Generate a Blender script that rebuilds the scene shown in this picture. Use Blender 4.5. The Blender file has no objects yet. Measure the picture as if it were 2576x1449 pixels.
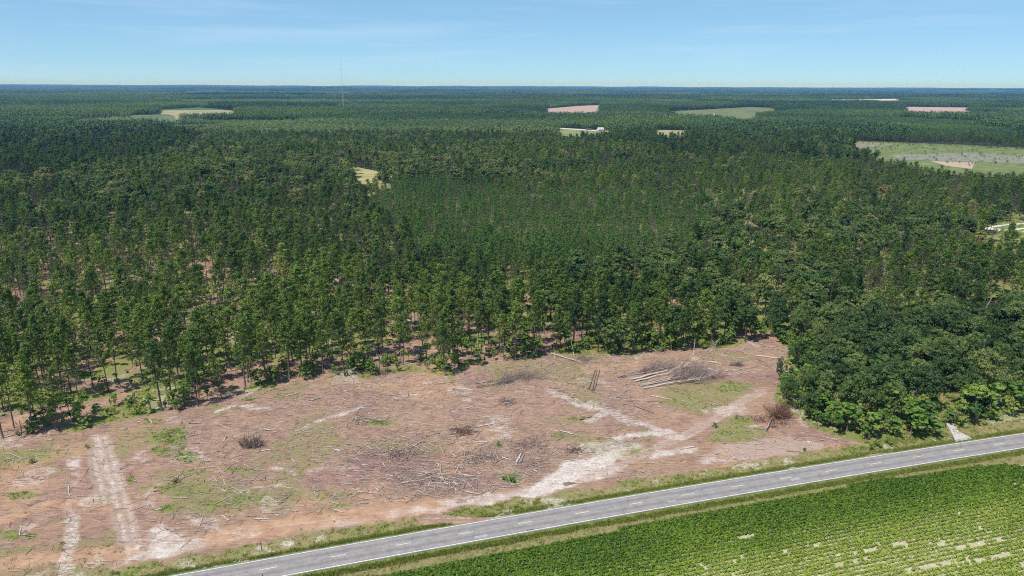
import bpy, math, random
import numpy as np
from mathutils import Matrix, Vector
rad = math.radians
scene = bpy.context.scene
col = scene.collection
RNG = np.random.default_rng(7)
random.seed(7)

# ------------------------------------------------------------------ camera, sky, sun, exposure
CAM_H, FOCAL = 83.0, 710.0            # height in metres, focal length in pixels of a 1024 px wide picture
PITCH, ROLL = 15.97, 0.2
cam_m = Matrix.Rotation(rad(90 - PITCH), 4, 'X') @ Matrix.Rotation(rad(ROLL), 4, 'Z')
cam_d = bpy.data.cameras.new('camera')
cam_d.sensor_width = 36.0
cam_d.lens = FOCAL / 1024 * 36
cam_d.clip_start = 1.0
cam_d.clip_end = 120000
cam = bpy.data.objects.new('camera', cam_d)
col.objects.link(cam)
cam.matrix_world = Matrix.Translation((0, 0, CAM_H)) @ cam_m
scene.camera = cam

SUN_EL, SUN_AZ = 61.0, 228.0          # azimuth clockwise from +Y
world = bpy.data.worlds.new('World')
scene.world = world
world.use_nodes = True
wn, wl = world.node_tree.nodes, world.node_tree.links
wn.clear()
def N(nodes, t, **kw):
    n = nodes.new(t)
    for k, v in kw.items():
        setattr(n, k, v)
    return n
w_out = N(wn, 'ShaderNodeOutputWorld')
w_bg = N(wn, 'ShaderNodeBackground')
w_bg.inputs['Strength'].default_value = 0.099
sky = N(wn, 'ShaderNodeTexSky', sky_type='NISHITA')
sky.sun_disc = False
sky.sun_elevation = rad(SUN_EL)
sky.sun_rotation = rad(SUN_AZ)
sky.altitude = 0
sky.air_density = 0.6
sky.dust_density = 0.0
sky.ozone_density = 6.0
# thin streaks of high cloud, stretched along the horizon, all round the sky
tc = N(wn, 'ShaderNodeTexCoord')
mp = N(wn, 'ShaderNodeMapping')
mp.inputs['Scale'].default_value = (3.0, 3.0, 46.0)
mp.inputs['Location'].default_value = (7.0, 2.0, 4.7)
cn = N(wn, 'ShaderNodeTexNoise')
cn.inputs['Scale'].default_value = 1.0
cn.inputs['Detail'].default_value = 7
cn.inputs['Roughness'].default_value = 0.6
cr = N(wn, 'ShaderNodeMapRange')
cr.inputs['From Min'].default_value = 0.49
cr.inputs['From Max'].default_value = 0.70
cr.inputs['To Max'].default_value = 0.30
cm = N(wn, 'ShaderNodeMix', data_type='RGBA')
cm.inputs[7].default_value = (8.2, 8.0, 9.6, 1)
wl.new(tc.outputs['Generated'], mp.inputs['Vector'])
wl.new(mp.outputs['Vector'], cn.inputs['Vector'])
wl.new(cn.outputs['Fac'], cr.inputs['Value'])
wl.new(cr.outputs['Result'], cm.inputs[0])
wl.new(sky.outputs['Color'], cm.inputs[6])
tn_ = N(wn, 'ShaderNodeMix', data_type='RGBA', blend_type='MULTIPLY')
tn_.inputs[0].default_value = 1.0
tn_.inputs[7].default_value = (5.95, 8.55, 9.95, 1)
sk_ = N(wn, 'ShaderNodeMix', data_type='RGBA', blend_type='MULTIPLY')
sk_.inputs[0].default_value = 1.0
sk_.inputs[7].default_value = (0.1, 0.1, 0.1, 1)
gm_ = N(wn, 'ShaderNodeGamma')
gm_.inputs['Gamma'].default_value = 0.5          # hazier, more even brightness up the sky
wl.new(cm.outputs[2], sk_.inputs[6])
wl.new(sk_.outputs[2], gm_.inputs['Color'])
wl.new(gm_.outputs['Color'], tn_.inputs[6])
wl.new(tn_.outputs[2], w_bg.inputs['Color'])
wl.new(w_bg.outputs['Background'], w_out.inputs['Surface'])

sun_d = bpy.data.lights.new('sun', 'SUN')
sun_d.energy = 4.7
sun_d.angle = rad(0.53)
sun_d.color = (1.0, 0.95, 0.87)
sun = bpy.data.objects.new('sun', sun_d)
col.objects.link(sun)
az, el = rad(SUN_AZ), rad(SUN_EL)
to_sun = Vector((math.sin(az) * math.cos(el), math.cos(az) * math.cos(el), math.sin(el)))
sun.rotation_euler = to_sun.to_track_quat('Z', 'Y').to_euler()
sun.location = (-120, -100, 250)

scene.view_settings.view_transform = 'Standard'
scene.view_settings.look = 'None'
scene.view_settings.gamma = 1
scene.view_settings.use_curve_mapping = False
scene.view_settings.exposure = 0.08
scene.render.engine = 'CYCLES'
scene.cycles.max_bounces = 4
scene.cycles.diffuse_bounces = 2
scene.cycles.transmission_bounces = 2
scene.cycles.volume_bounces = 0
scene.cycles.use_denoising = False
scene.cycles.pixel_filter_type = 'BLACKMAN_HARRIS'
scene.cycles.filter_width = 1.1

# ------------------------------------------------------------------ layout helpers
M3 = np.array(cam_m.to_3x3())
SC = 1024 / 2576.0
def G(x, y, z=0.0):
    """A spot in the photograph (2576 px wide) -> the ground point there."""
    d = M3 @ np.array([(x * SC - 512) / FOCAL, -(y * SC - 288) / FOCAL, -1.0])
    t = (z - CAM_H) / d[2]
    return np.array([d[0] * t, d[1] * t])
def GP(pts, z=0.0):
    return np.array([G(x, y, z) for x, y in pts])
def PROJ(X, Y, Z):
    q = np.stack([np.asarray(X, float), np.asarray(Y, float), np.asarray(Z, float) * np.ones_like(np.asarray(X, float)) - CAM_H], -1) @ M3
    w = -q[..., 2]
    return (512 + FOCAL * q[..., 0] / w) / SC, (288 - FOCAL * q[..., 1] / w) / SC
def inpoly(px, py, poly):
    px, py = np.asarray(px), np.asarray(py)
    r = np.zeros(px.shape, bool)
    n = len(poly)
    for i in range(n):
        x0, y0 = poly[i]; x1, y1 = poly[(i + 1) % n]
        if y0 == y1:
            continue
        c = ((y0 > py) != (y1 > py)) & (px < (x1 - x0) * (py - y0) / (y1 - y0) + x0)
        r ^= c
    return r
TAB = np.random.default_rng(99).random((256, 256))
def vnoise(x, y, s=0):
    x = np.asarray(x, float) + s * 17.31; y = np.asarray(y, float) + s * 9.73
    xi, yi = np.floor(x).astype(int), np.floor(y).astype(int)
    u, v = x - xi, y - yi
    u = u * u * (3 - 2 * u); v = v * v * (3 - 2 * v)
    a, b = xi & 255, yi & 255
    a1, b1 = (xi + 1) & 255, (yi + 1) & 255
    return (TAB[a, b] * (1 - u) + TAB[a1, b] * u) * (1 - v) + (TAB[a, b1] * (1 - u) + TAB[a1, b1] * u) * v
def fbm(x, y, s=0, o=4):
    r, a, t = 0, 1.0, 0
    for k in range(o):
        r = r + a * vnoise(np.asarray(x) * 2 ** k, np.asarray(y) * 2 ** k, s + k * 3); t += a; a *= 0.5
    return r / t
def sst(a, b, x):
    t = np.clip((x - a) / (b - a), 0, 1)
    return t * t * (3 - 2 * t)

# road: fitted through the two white lines in the photograph, slightly curved
FAR = GP([(441, 1448.8), (838.5, 1379.5), (1380.8, 1283), (1844.8, 1205.3), (2079, 1167.3), (2576, 1089.3)])
NEAR = GP([(710.5, 1447.8), (838.6, 1425.3), (1824.6, 1250), (2576, 1127.6)])
A_ = np.vstack([np.c_[np.ones(6), FAR[:, 0], FAR[:, 0] ** 2, np.ones(6)], np.c_[np.ones(4), NEAR[:, 0], NEAR[:, 0] ** 2, -np.ones(4)]])
RC = np.linalg.lstsq(A_, np.r_[FAR[:, 1], NEAR[:, 1]], rcond=None)[0]
ALPHA = math.atan(RC[1])
CA, SA = math.cos(ALPHA), math.sin(ALPHA)
HALF = RC[3] * CA                      # half the distance between the white lines
EDGE = HALF + 0.35                     # asphalt edge
def road_y(x):
    xc = np.clip(x, -160, 200)         # beyond the stretch in view the road runs on straight
    return RC[0] + RC[1] * xc + RC[2] * xc ** 2 + (x - xc) * (RC[1] + 2 * RC[2] * xc)
def ST(x, t):
    """x along the road, t metres to its far side -> ground point"""
    return np.asarray(x) - SA * np.asarray(t), road_y(np.asarray(x, float)) + CA * np.asarray(t)
def TOF(X, Y):
    x = np.asarray(X, float)
    for _ in range(3):
        t = (np.asarray(Y) - road_y(x)) / CA
        x = np.asarray(X) + SA * t
    return t, x

# ------------------------------------------------------------------ object helpers
def link(o, parent=None):
    col.objects.link(o)
    if parent is not None:
        o.parent = parent
    return o
def mesh_np(name, verts, faces, mats=(), attrs=None, smooth=False):
    """faces: int array (n, k)"""
    me = bpy.data.meshes.new(name)
    verts = np.asarray(verts, np.float32); faces = np.asarray(faces, np.int32)
    n, k = faces.shape
    me.vertices.add(len(verts)); me.vertices.foreach_set('co', verts.ravel())
    me.loops.add(n * k); me.loops.foreach_set('vertex_index', faces.ravel())
    me.polygons.add(n)
    me.polygons.foreach_set('loop_start', np.arange(0, n * k, k, dtype=np.int32))
    me.polygons.foreach_set('loop_total', np.full(n, k, np.int32))
    if smooth:
        me.polygons.foreach_set('use_smooth', np.ones(n, bool))
    for (an, dom, ty, data) in (attrs or []):
        a = me.attributes.new(an, ty, dom)
        a.data.foreach_set('value' if ty == 'FLOAT' else ('color' if 'COLOR' in ty else 'vector'), np.asarray(data, np.float32).ravel())
    for m in mats:
        me.materials.append(m)
    me.update(calc_edges=True)
    return me
def mobj(name, me, parent=None, loc=None):
    o = bpy.data.objects.new(name, me)
    link(o, parent)
    if loc is not None:
        o.location = loc
    return o
def empty(name, loc=(0, 0, 0)):
    o = bpy.data.objects.new(name, None)
    o.empty_display_size = 0.5
    o.location = loc
    return link(o)
def tag(o, label, cat, group=None):
    o['label'] = label; o['category'] = cat
    if group:
        o['group'] = group
    return o
def kind(o, k, label=None):
    o['kind'] = k
    if label:
        o['label'] = label
    return o
class MB:
    """collects tubes and boxes with quads"""
    def __init__(s):
        s.v, s.f, s.n, s.a = [], [], 0, []
    def tube(s, pts, radii, sides=5, val=0.5):
        pts = np.asarray(pts, float); m = len(pts)
        d = np.gradient(pts, axis=0); d /= np.linalg.norm(d, axis=1)[:, None] + 1e-9
        ref = np.array([0, 0, 1.0]) if abs(d[:, 2].mean()) < 0.9 else np.array([1.0, 0, 0])
        a = np.cross(d, ref); a /= np.linalg.norm(a, axis=1)[:, None] + 1e-9
        b = np.cross(d, a)
        th = np.arange(sides) / sides * 2 * np.pi
        ring = pts[:, None] + np.asarray(radii, float)[:, None, None] * (a[:, None] * np.cos(th)[None, :, None] + b[:, None] * np.sin(th)[None, :, None])
        base = s.n
        s.v.append(ring.reshape(-1, 3)); s.n += m * sides
        for i in range(m - 1):
            for j in range(sides):
                j1 = (j + 1) % sides
                s.f.append((base + i * sides + j, base + i * sides + j1, base + (i + 1) * sides + j1, base + (i + 1) * sides + j)); s.a.append(val)
        for e in (0, m - 1):
            c = base + e * sides
            if sides == 4:
                s.f.append((c, c + 1, c + 2, c + 3)); s.a.append(val)
            elif sides > 4:
                for j in range(1, sides - 2, 2):
                    s.f.append((c, c + j, c + j + 1, c + j + 2)); s.a.append(val)
                if sides % 2:
                    s.f.append((c, c + sides - 2, c + sides - 1, c + sides - 1)) if False else None
    def box(s, lo, hi):
        x0, y0, z0 = lo; x1, y1, z1 = hi
        b = s.n
        s.v.append(np.array([(x0, y0, z0), (x1, y0, z0), (x1, y1, z0), (x0, y1, z0), (x0, y0, z1), (x1, y0, z1), (x1, y1, z1), (x0, y1, z1)], float)); s.n += 8
        for q in ((0, 3, 2, 1), (4, 5, 6, 7), (0, 1, 5, 4), (1, 2, 6, 5), (2, 3, 7, 6), (3, 0, 4, 7)):
            s.f.append(tuple(b + i for i in q)); s.a.append(0.5)
    def quad(s, *p):
        b = s.n
        s.v.append(np.array(p, float)); s.n += 4
        s.f.append((b, b + 1, b + 2, b + 3)); s.a.append(0.5)
    def mesh(s, name, mat, smooth=False):
        return mesh_np(name, np.concatenate(s.v), np.array(s.f), [mat], [('leafvar', 'FACE', 'FLOAT', s.a)], smooth)
def unit(v):
    return v / (np.linalg.norm(v, axis=-1, keepdims=True) + 1e-9)
def leaf_quads(c, n, w, h, rng, curl=0.15):
    """ragged four-cornered leaf clumps at centres c facing n"""
    k = len(c)
    n = unit(n)
    t = unit(np.cross(n, rng.normal(size=(k, 3))))
    b = np.cross(n, t)
    w = np.broadcast_to(w, k)[:, None] * 0.5; h = np.broadcast_to(h, k)[:, None] * 0.5
    j = lambda: rng.uniform(0.65, 1.2, (k, 1))
    e = lambda: n * (rng.uniform(-curl, curl, (k, 1)) * (w + h))
    p = np.stack([c - t * w * j() - b * h * j() * 0.5 + e(), c + t * w * j() * 0.6 - b * h * j() + e(), c + t * w * j() + b * h * j() * 0.6 + e(), c - t * w * j() * 0.5 + b * h * j() + e()], 1)
    return p.reshape(-1, 3)
def quads_mesh(name, v, mat, var):
    return mesh_np(name, v, np.arange(len(v)).reshape(-1, 4), [mat], [('leafvar', 'FACE', 'FLOAT', var)])

# ------------------------------------------------------------------ materials
def new_mat(name):
    m = bpy.data.materials.new(name)
    m.use_nodes = True
    m.node_tree.nodes.clear()
    n = m.node_tree.nodes
    out = N(n, 'ShaderNodeOutputMaterial')
    return m, n, m.node_tree.links, out
def ramp(n, stops):
    r = N(n, 'ShaderNodeValToRGB')
    e = r.color_ramp.elements
    while len(e) > 1:
        e.remove(e[-1])
    e[0].position = stops[0][0]; e[0].color = (*stops[0][1], 1)
    for p, c in stops[1:]:
        x = e.new(p); x.color = (*c, 1)
    return r
def foliage(name, stops, transl=0.25, rough=0.6, spread=0.35):
    m, n, l, out = new_mat(name)
    ti = N(n, 'ShaderNodeAttribute', attribute_type='INSTANCER', attribute_name='tint')
    va = N(n, 'ShaderNodeAttribute', attribute_type='GEOMETRY', attribute_name='leafvar')
    ma = N(n, 'ShaderNodeMath', operation='MULTIPLY_ADD')
    ma.inputs[1].default_value = spread; ma.inputs[2].default_value = -spread / 2
    ad = N(n, 'ShaderNodeMath', operation='ADD')
    l.new(va.outputs['Fac'], ma.inputs[0]); l.new(ma.outputs[0], ad.inputs[0]); l.new(ti.outputs['Fac'], ad.inputs[1])
    r = ramp(n, stops)
    l.new(ad.outputs[0], r.inputs['Fac'])
    p = N(n, 'ShaderNodeBsdfPrincipled')
    p.inputs['Roughness'].default_value = rough
    p.inputs['Specular IOR Level'].default_value = 0.25
    t = N(n, 'ShaderNodeBsdfTranslucent')
    mx = N(n, 'ShaderNodeMixShader')
    mx.inputs[0].default_value = transl
    l.new(r.outputs['Color'], p.inputs['Base Color']); l.new(r.outputs['Color'], t.inputs['Color'])
    l.new(p.outputs[0], mx.inputs[1]); l.new(t.outputs[0], mx.inputs[2]); l.new(mx.outputs[0], out.inputs['Surface'])
    return m
M_PINE = foliage('pine_needles', [(0.0, (0.038, 0.080, 0.022)), (0.4, (0.108, 0.178, 0.029)), (0.75, (0.20, 0.278, 0.042)), (1.0, (0.30, 0.33, 0.065))], transl=0.22)
M_YOUNG = foliage('young_pine_needles', [(0.0, (0.042, 0.092, 0.022)), (0.5, (0.098, 0.185, 0.034)), (1.0, (0.19, 0.27, 0.05))], transl=0.22)
M_LEAF = foliage('broadleaf_leaves', [(0.0, (0.036, 0.076, 0.024)), (0.30, (0.085, 0.145, 0.036)), (0.60, (0.165, 0.220, 0.062)), (0.88, (0.28, 0.285, 0.085)), (1.0, (0.28, 0.20, 0.08))], transl=0.22)
M_SHRUB = foliage('shrub_leaves', [(0.0, (0.042, 0.105, 0.028)), (0.5, (0.155, 0.27, 0.045)), (1.0, (0.34, 0.38, 0.08))], transl=0.22)
M_GRASS = foliage('grass_blades', [(0.0, (0.12, 0.17, 0.03)), (0.5, (0.27, 0.30, 0.065)), (1.0, (0.46, 0.41, 0.17))], transl=0.3)
M_CROP = foliage('crop_leaves', [(0.0, (0.048, 0.110, 0.008)), (0.5, (0.16, 0.25, 0.020)), (1.0, (0.36, 0.42, 0.065))], transl=0.22)
M_RED = foliage('dead_red_leaves', [(0.0, (0.10, 0.035, 0.02)), (1.0, (0.30, 0.14, 0.085))])
def wood(name, stops):
    m, n, l, out = new_mat(name)
    ti = N(n, 'ShaderNodeAttribute', attribute_type='INSTANCER', attribute_name='tint')
    va = N(n, 'ShaderNodeAttribute', attribute_type='GEOMETRY', attribute_name='leafvar')
    no = N(n, 'ShaderNodeTexNoise'); no.inputs['Scale'].default_value = 3.5; no.inputs['Detail'].default_value = 5
    co = N(n, 'ShaderNodeTexCoord'); l.new(co.outputs['Object'], no.inputs['Vector'])
    a = N(n, 'ShaderNodeMath', operation='MULTIPLY_ADD'); a.inputs[1].default_value = 0.5; a.inputs[2].default_value = -0.25
    l.new(no.outputs['Fac'], a.inputs[0])
    b = N(n, 'ShaderNodeMath', operation='ADD'); l.new(a.outputs[0], b.inputs[0]); l.new(ti.outputs['Fac'], b.inputs[1])
    c = N(n, 'ShaderNodeMath', operation='MULTIPLY_ADD'); c.inputs[1].default_value = 0.5; c.inputs[2].default_value = -0.25
    l.new(va.outputs['Fac'], c.inputs[0])
    d = N(n, 'ShaderNodeMath', operation='ADD'); l.new(b.outputs[0], d.inputs[0]); l.new(c.outputs[0], d.inputs[1])
    r = ramp(n, stops); l.new(d.outputs[0], r.inputs['Fac'])
    p = N(n, 'ShaderNodeBsdfPrincipled'); p.inputs['Roughness'].default_value = 0.85; p.inputs['Specular IOR Level'].default_value = 0.15
    l.new(r.outputs['Color'], p.inputs['Base Color']); l.new(p.outputs[0], out.inputs['Surface'])
    return m
M_BARK = wood('pine_bark', [(0.0, (0.07, 0.05, 0.04)), (0.5, (0.16, 0.125, 0.105)), (1.0, (0.28, 0.24, 0.21))])
M_WOOD = wood('weathered_wood', [(0.0, (0.12, 0.075, 0.055)), (0.35, (0.26, 0.18, 0.14)), (0.65, (0.50, 0.42, 0.35)), (1.0, (0.78, 0.73, 0.67))])
M_GREY = wood('grey_dead_wood', [(0.0, (0.15, 0.11, 0.105)), (0.5, (0.32, 0.255, 0.24)), (1.0, (0.58, 0.53, 0.50))])
def plain(name, c, rough=0.7, scale=2.0, amt=0.25, bump=0.0):
    m, n, l, out = new_mat(name)
    co = N(n, 'ShaderNodeTexCoord')
    no = N(n, 'ShaderNodeTexNoise'); no.inputs['Scale'].default_value = scale; no.inputs['Detail'].default_value = 6
    l.new(co.outputs['Object'], no.inputs['Vector'])
    r = ramp(n, [(0.3, tuple(x * (1 - amt) for x in c)), (0.7, tuple(min(1, x * (1 + amt)) for x in c))])
    l.new(no.outputs['Fac'], r.inputs['Fac'])
    p = N(n, 'ShaderNodeBsdfPrincipled'); p.inputs['Roughness'].default_value = rough; p.inputs['Specular IOR Level'].default_value = 0.3
    l.new(r.outputs['Color'], p.inputs['Base Color']); l.new(p.outputs[0], out.inputs['Surface'])
    return m
def field_mat(name, a, b, scale=0.02, row=0.0, ang=0.0, c=None):
    m, n, l, out = new_mat(name)
    ge = N(n, 'ShaderNodeNewGeometry')
    no = N(n, 'ShaderNodeTexNoise'); no.inputs['Scale'].default_value = scale; no.inputs['Detail'].default_value = 8; no.inputs['Roughness'].default_value = 0.65
    l.new(ge.outputs['Position'], no.inputs['Vector'])
    r = ramp(n, [(0.36, a), (0.62, b)] + ([(0.74, c)] if c else []))
    l.new(no.outputs['Fac'], r.inputs['Fac'])
    p = N(n, 'ShaderNodeBsdfPrincipled'); p.inputs['Roughness'].default_value = 0.9; p.inputs['Specular IOR Level'].default_value = 0.1
    l.new(r.outputs['Color'], p.inputs['Base Color']); l.new(p.outputs[0], out.inputs['Surface'])
    return m

# ground of the clearing, verges and near forest floor: masks say what lies where, noise breaks them up
def ground_material():
    m, n, l, out = new_mat('cleared_ground')
    ge = N(n, 'ShaderNodeNewGeometry')
    def noise(scale, detail=6, rough=0.6, vec=None, dist=0.0):
        x = N(n, 'ShaderNodeTexNoise'); x.inputs['Scale'].default_value = scale; x.inputs['Detail'].default_value = detail
        x.inputs['Roughness'].default_value = rough; x.inputs['Distortion'].default_value = dist
        l.new(vec or ge.outputs['Position'], x.inputs['Vector'])
        return x.outputs['Fac']
    def mixc(f, a, b):
        x = N(n, 'ShaderNodeMix', data_type='RGBA')
        for sck, v in ((0, f), (6, a), (7, b)):
            if hasattr(v, 'is_linked') or isinstance(v, bpy.types.NodeSocket):
                l.new(v, x.inputs[sck])
            elif sck == 0:
                x.inputs[0].default_value = v
            else:
                x.inputs[sck].default_value = (*v, 1)
        return x.outputs[2]
    def rmp(f, stops):
        r = ramp(n, stops); l.new(f, r.inputs['Fac']); return r.outputs['Color']
    fine = noise(2.2, 8, 0.75)
    mid = noise(0.35, 8, 0.7)
    big = noise(0.06, 5, 0.6)
    # chips and twigs: stretched noise in two directions
    def streak(ang, sc):
        mpn = N(n, 'ShaderNodeMapping'); mpn.inputs['Rotation'].default_value = (0, 0, ang); mpn.inputs['Scale'].default_value = (sc * 0.28, sc * 2.2, 1)
        l.new(ge.outputs['Position'], mpn.inputs['Vector'])
        return noise(1.0, 5, 0.7, mpn.outputs['Vector'], 0.6)
    s1, s2, s3 = streak(0.35, 1.1), streak(-0.5, 0.9), streak(1.2, 1.0)
    mulch = rmp(mid, [(0.30, (0.20, 0.115, 0.086)), (0.50, (0.34, 0.205, 0.152)), (0.70, (0.45, 0.29, 0.215))])
    mulch = mixc(rmp(big, [(0.4, (0, 0, 0)), (0.62, (0.7, 0.7, 0.7))]), mulch, (0.38, 0.245, 0.15))
    pale = (0.58, 0.44, 0.355)
    for s_ in (s1, s2, s3):
        mulch = mixc(rmp(s_, [(0.57, (0, 0, 0)), (0.69, (0.62, 0.62, 0.62))]), mulch, pale)
        mulch = mixc(rmp(s_, [(0.32, (0.65, 0.65, 0.65)), (0.42, (0, 0, 0))]), mulch, (0.13, 0.075, 0.06))
    c1 = N(n, 'ShaderNodeAttribute', attribute_type='GEOMETRY', attribute_name='masks')
    c2 = N(n, 'ShaderNodeAttribute', attribute_type='GEOMETRY', attribute_name='masks2')
    sp1 = N(n, 'ShaderNodeSeparateColor'); l.new(c1.outputs['Color'], sp1.inputs[0])
    sp2 = N(n, 'ShaderNodeSeparateColor'); l.new(c2.outputs['Color'], sp2.inputs[0])
    def mask(sock, nz, amp, lo=0.38, hi=0.62):
        a = N(n, 'ShaderNodeMath', operation='MULTIPLY_ADD'); a.inputs[1].default_value = amp; a.inputs[2].default_value = -amp * 0.5
        l.new(nz, a.inputs[0])
        b = N(n, 'ShaderNodeMath', operation='ADD'); l.new(a.outputs[0], b.inputs[0]); l.new(sock, b.inputs[1])
        r = N(n, 'ShaderNodeMapRange'); r.interpolation_type = 'SMOOTHSTEP'
        r.inputs['From Min'].default_value = lo; r.inputs['From Max'].default_value = hi
        l.new(b.outputs[0], r.inputs['Value'])
        # where nothing is marked the noise must not show
        g = N(n, 'ShaderNodeMath', operation='MULTIPLY'); l.new(r.outputs[0], g.inputs[0])
        k = N(n, 'ShaderNodeMapRange'); k.inputs['From Max'].default_value = 0.08; l.new(sock, k.inputs['Value']); l.new(k.outputs[0], g.inputs[1])
        return g.outputs[0]
    sand = rmp(fine, [(0.3, (0.50, 0.42, 0.36)), (0.6, (0.72, 0.655, 0.60))])
    clay = rmp(mid, [(0.3, (0.36, 0.20, 0.125)), (0.7, (0.56, 0.36, 0.235))])
    track = rmp(fine, [(0.3, (0.36, 0.25, 0.20)), (0.7, (0.52, 0.40, 0.33))])
    grass = rmp(fine, [(0.3, (0.12, 0.165, 0.035)), (0.7, (0.26, 0.31, 0.075))])
    weeds = rmp(fine, [(0.3, (0.15, 0.14, 0.055)), (0.5, (0.26, 0.225, 0.10)), (0.7, (0.42, 0.34, 0.20))])
    dark = rmp(s2, [(0.3, (0.13, 0.075, 0.064)), (0.55, (0.30, 0.172, 0.142)), (0.72, (0.54, 0.41, 0.36))])
    c = mulch
    c = mixc(mask(sp2.outputs[0], mid, 0.9), c, dark)
    c = mixc(mask(sp2.outputs[1], mid, 0.9), c, weeds)
    c = mixc(mask(sp2.outputs[2], s1, 1.3, 0.30, 0.80), c, track)
    c = mixc(mask(sp1.outputs[2], s1, 1.2, 0.30, 0.75), c, clay)
    gn = N(n, 'ShaderNodeMath', operation='ADD'); l.new(mid, gn.inputs[0]); l.new(fine, gn.inputs[1])
    gn2 = N(n, 'ShaderNodeMath', operation='MULTIPLY'); gn2.inputs[1].default_value = 0.5; l.new(gn.outputs[0], gn2.inputs[0])
    c = mixc(mask(sp1.outputs[1], gn2.outputs[0], 2.4, 0.36, 0.85), c, grass)
    sn = N(n, 'ShaderNodeMath', operation='ADD'); l.new(s1, sn.inputs[0]); l.new(mid, sn.inputs[1])
    sn2 = N(n, 'ShaderNodeMath', operation='MULTIPLY_ADD'); sn2.inputs[1].default_value = 0.35; l.new(sn.outputs[0], sn2.inputs[0])
    sn3 = N(n, 'ShaderNodeMath', operation='MULTIPLY'); sn3.inputs[1].default_value = 0.3; l.new(fine, sn3.inputs[0]); l.new(sn3.outputs[0], sn2.inputs[2])
    c = mixc(mask(sp1.outputs[0], sn2.outputs[0], 2.2, 0.30, 0.85), c, sand)
    p = N(n, 'ShaderNodeBsdfPrincipled'); p.inputs['Roughness'].default_value = 0.92; p.inputs['Specular IOR Level'].default_value = 0.1
    l.new(c, p.inputs['Base Color'])
    bu = N(n, 'ShaderNodeBump'); bu.inputs['Strength'].default_value = 0.9; bu.inputs['Distance'].default_value = 0.25
    bsum = N(n, 'ShaderNodeMath', operation='ADD'); l.new(fine, bsum.inputs[0]); l.new(s2, bsum.inputs[1])
    l.new(bsum.outputs[0], bu.inputs['Height']); l.new(bu.outputs['Normal'], p.inputs['Normal'])
    l.new(p.outputs[0], out.inputs['Surface'])
    return m
M_GROUND = ground_material()

# ------------------------------------------------------------------ regions (outlines seen in the photograph, laid on the ground)
EDGE_LINE = [(-200, 1125), (0, 1108), (100, 1098), (200, 1085), (300, 1055), (390, 1042), (480, 1035), (560, 1003), (650, 985), (740, 965), (840, 950), (930, 952),
             (1000, 938), (1060, 935), (1130, 948), (1200, 925), (1260, 915), (1330, 905), (1400, 890), (1480, 893), (1600, 893), (1700, 885), (1790, 882), (1860, 868), (1950, 858),
             (1990, 880), (2000, 920), (1960, 960), (1945, 1005), (2005, 1045), (2050, 1080), (2110, 1100), (2180, 1118), (2300, 1112), (2375, 1108), (2382, 1088), (2420, 1080), (2576, 1058), (2760, 1030)]
CLEAR = EDGE_LINE + [(3200, 1000), (3200, 2600), (-700, 2600), (-700, 1150)]
FIELDS = {
    'tan_far': [(1374, 274), (1456, 266.5), (1510, 264.5), (1496, 282), (1376, 282)],
    'green_far': [(1677, 281), (1780, 276), (1886, 269.5), (1980, 273), (1900, 279), (1886, 288), (1850, 292), (1780, 288), (1677, 285)],
    'tan_right': [(2282, 269), (2378, 270.5), (2445, 271), (2420, 276), (2378, 279), (2285, 278.5)],
    'yard': [(1399, 322), (1489, 327.5), (1545, 331), (1530, 337), (1472, 338), (1416, 336)],
    'yellow_mid': [(1652, 328), (1763, 330), (1717, 338), (1652, 343)],
    'cutover': [(2106, 356), (2235, 360), (2400, 367), (2700, 384), (2900, 440), (2576, 421), (2445, 421), (2380, 414), (2253, 393), (2183, 378)],
    'meadow': [(884, 420), (985, 441), (930, 452), (899, 455)],
    'left_green': [(410, 276), (500, 271), (560, 276), (500, 279), (410, 279)],
    'left_tan': [(410, 279), (560, 277.5), (608, 281), (575, 286), (420, 288)],
    'left_low_green': [(150, 296), (330, 292), (420, 288.5), (436, 293), (400, 297), (250, 299)],
    'sliver': [(425, 317), (540, 314.5), (535, 319), (430, 322)],
    'left_yellow': [(-60, 361), (52, 361), (30, 367), (-60, 369)],
    'right_sand': [(2449, 577), (2510, 567), (2576, 561), (2800, 545), (2860, 580), (2600, 592), (2527, 588)],
    'forest_road': [(2090, 251), (2260, 249), (2262, 252.5), (2090, 254)],
}
THIN = [(-400, 570), (0, 560), (350, 600), (620, 640), (900, 690), (1200, 740), (1420, 790), (1440, 900), (1200, 960), (700, 1000), (300, 1090), (-400, 1180)]
PINE2 = [(300, 560), (700, 560), (1000, 590), (1250, 640), (1500, 700), (1680, 720), (1900, 790), (1960, 850), (1860, 905), (1300, 930), (1200, 740), (900, 690), (600, 640)]
YOUNG = [(940, 460), (1000, 446), (1130, 440), (1180, 470), (1290, 480), (1480, 465), (1650, 480), (1800, 530), (1760, 600), (1600, 615), (1440, 640), (1320, 690), (1180, 640), (1060, 620), (1000, 575), (960, 540), (900, 490)]
RIGHT = [(1990, 700), (2100, 770), (2300, 760), (2500, 730), (2900, 700), (2900, 1120), (2380, 1130), (2100, 1130), (1930, 1010), (1985, 900), (1940, 830)]
RPINE = [(2080, 640), (2300, 600), (2576, 585), (2800, 590), (2800, 700), (2500, 740), (2300, 765), (2130, 720)]
PINE3 = [(1680, 330), (2000, 370), (2300, 420), (2576, 470), (2576, 540), (2200, 450), (1900, 420), (1500, 420), (1400, 380)]

BARE = [(2425, 800), (2480, 788), (2530, 772), (2576, 764), (2660, 760), (2650, 795), (2576, 806), (2520, 812), (2460, 815)]
def in_field(X, Y, heights):
    r = np.zeros(np.shape(X), bool)
    for z in heights:
        px, py = PROJ(X, Y, z)
        for k, poly in FIELDS.items():
            r |= inpoly(px, py, poly)
    return r

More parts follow.
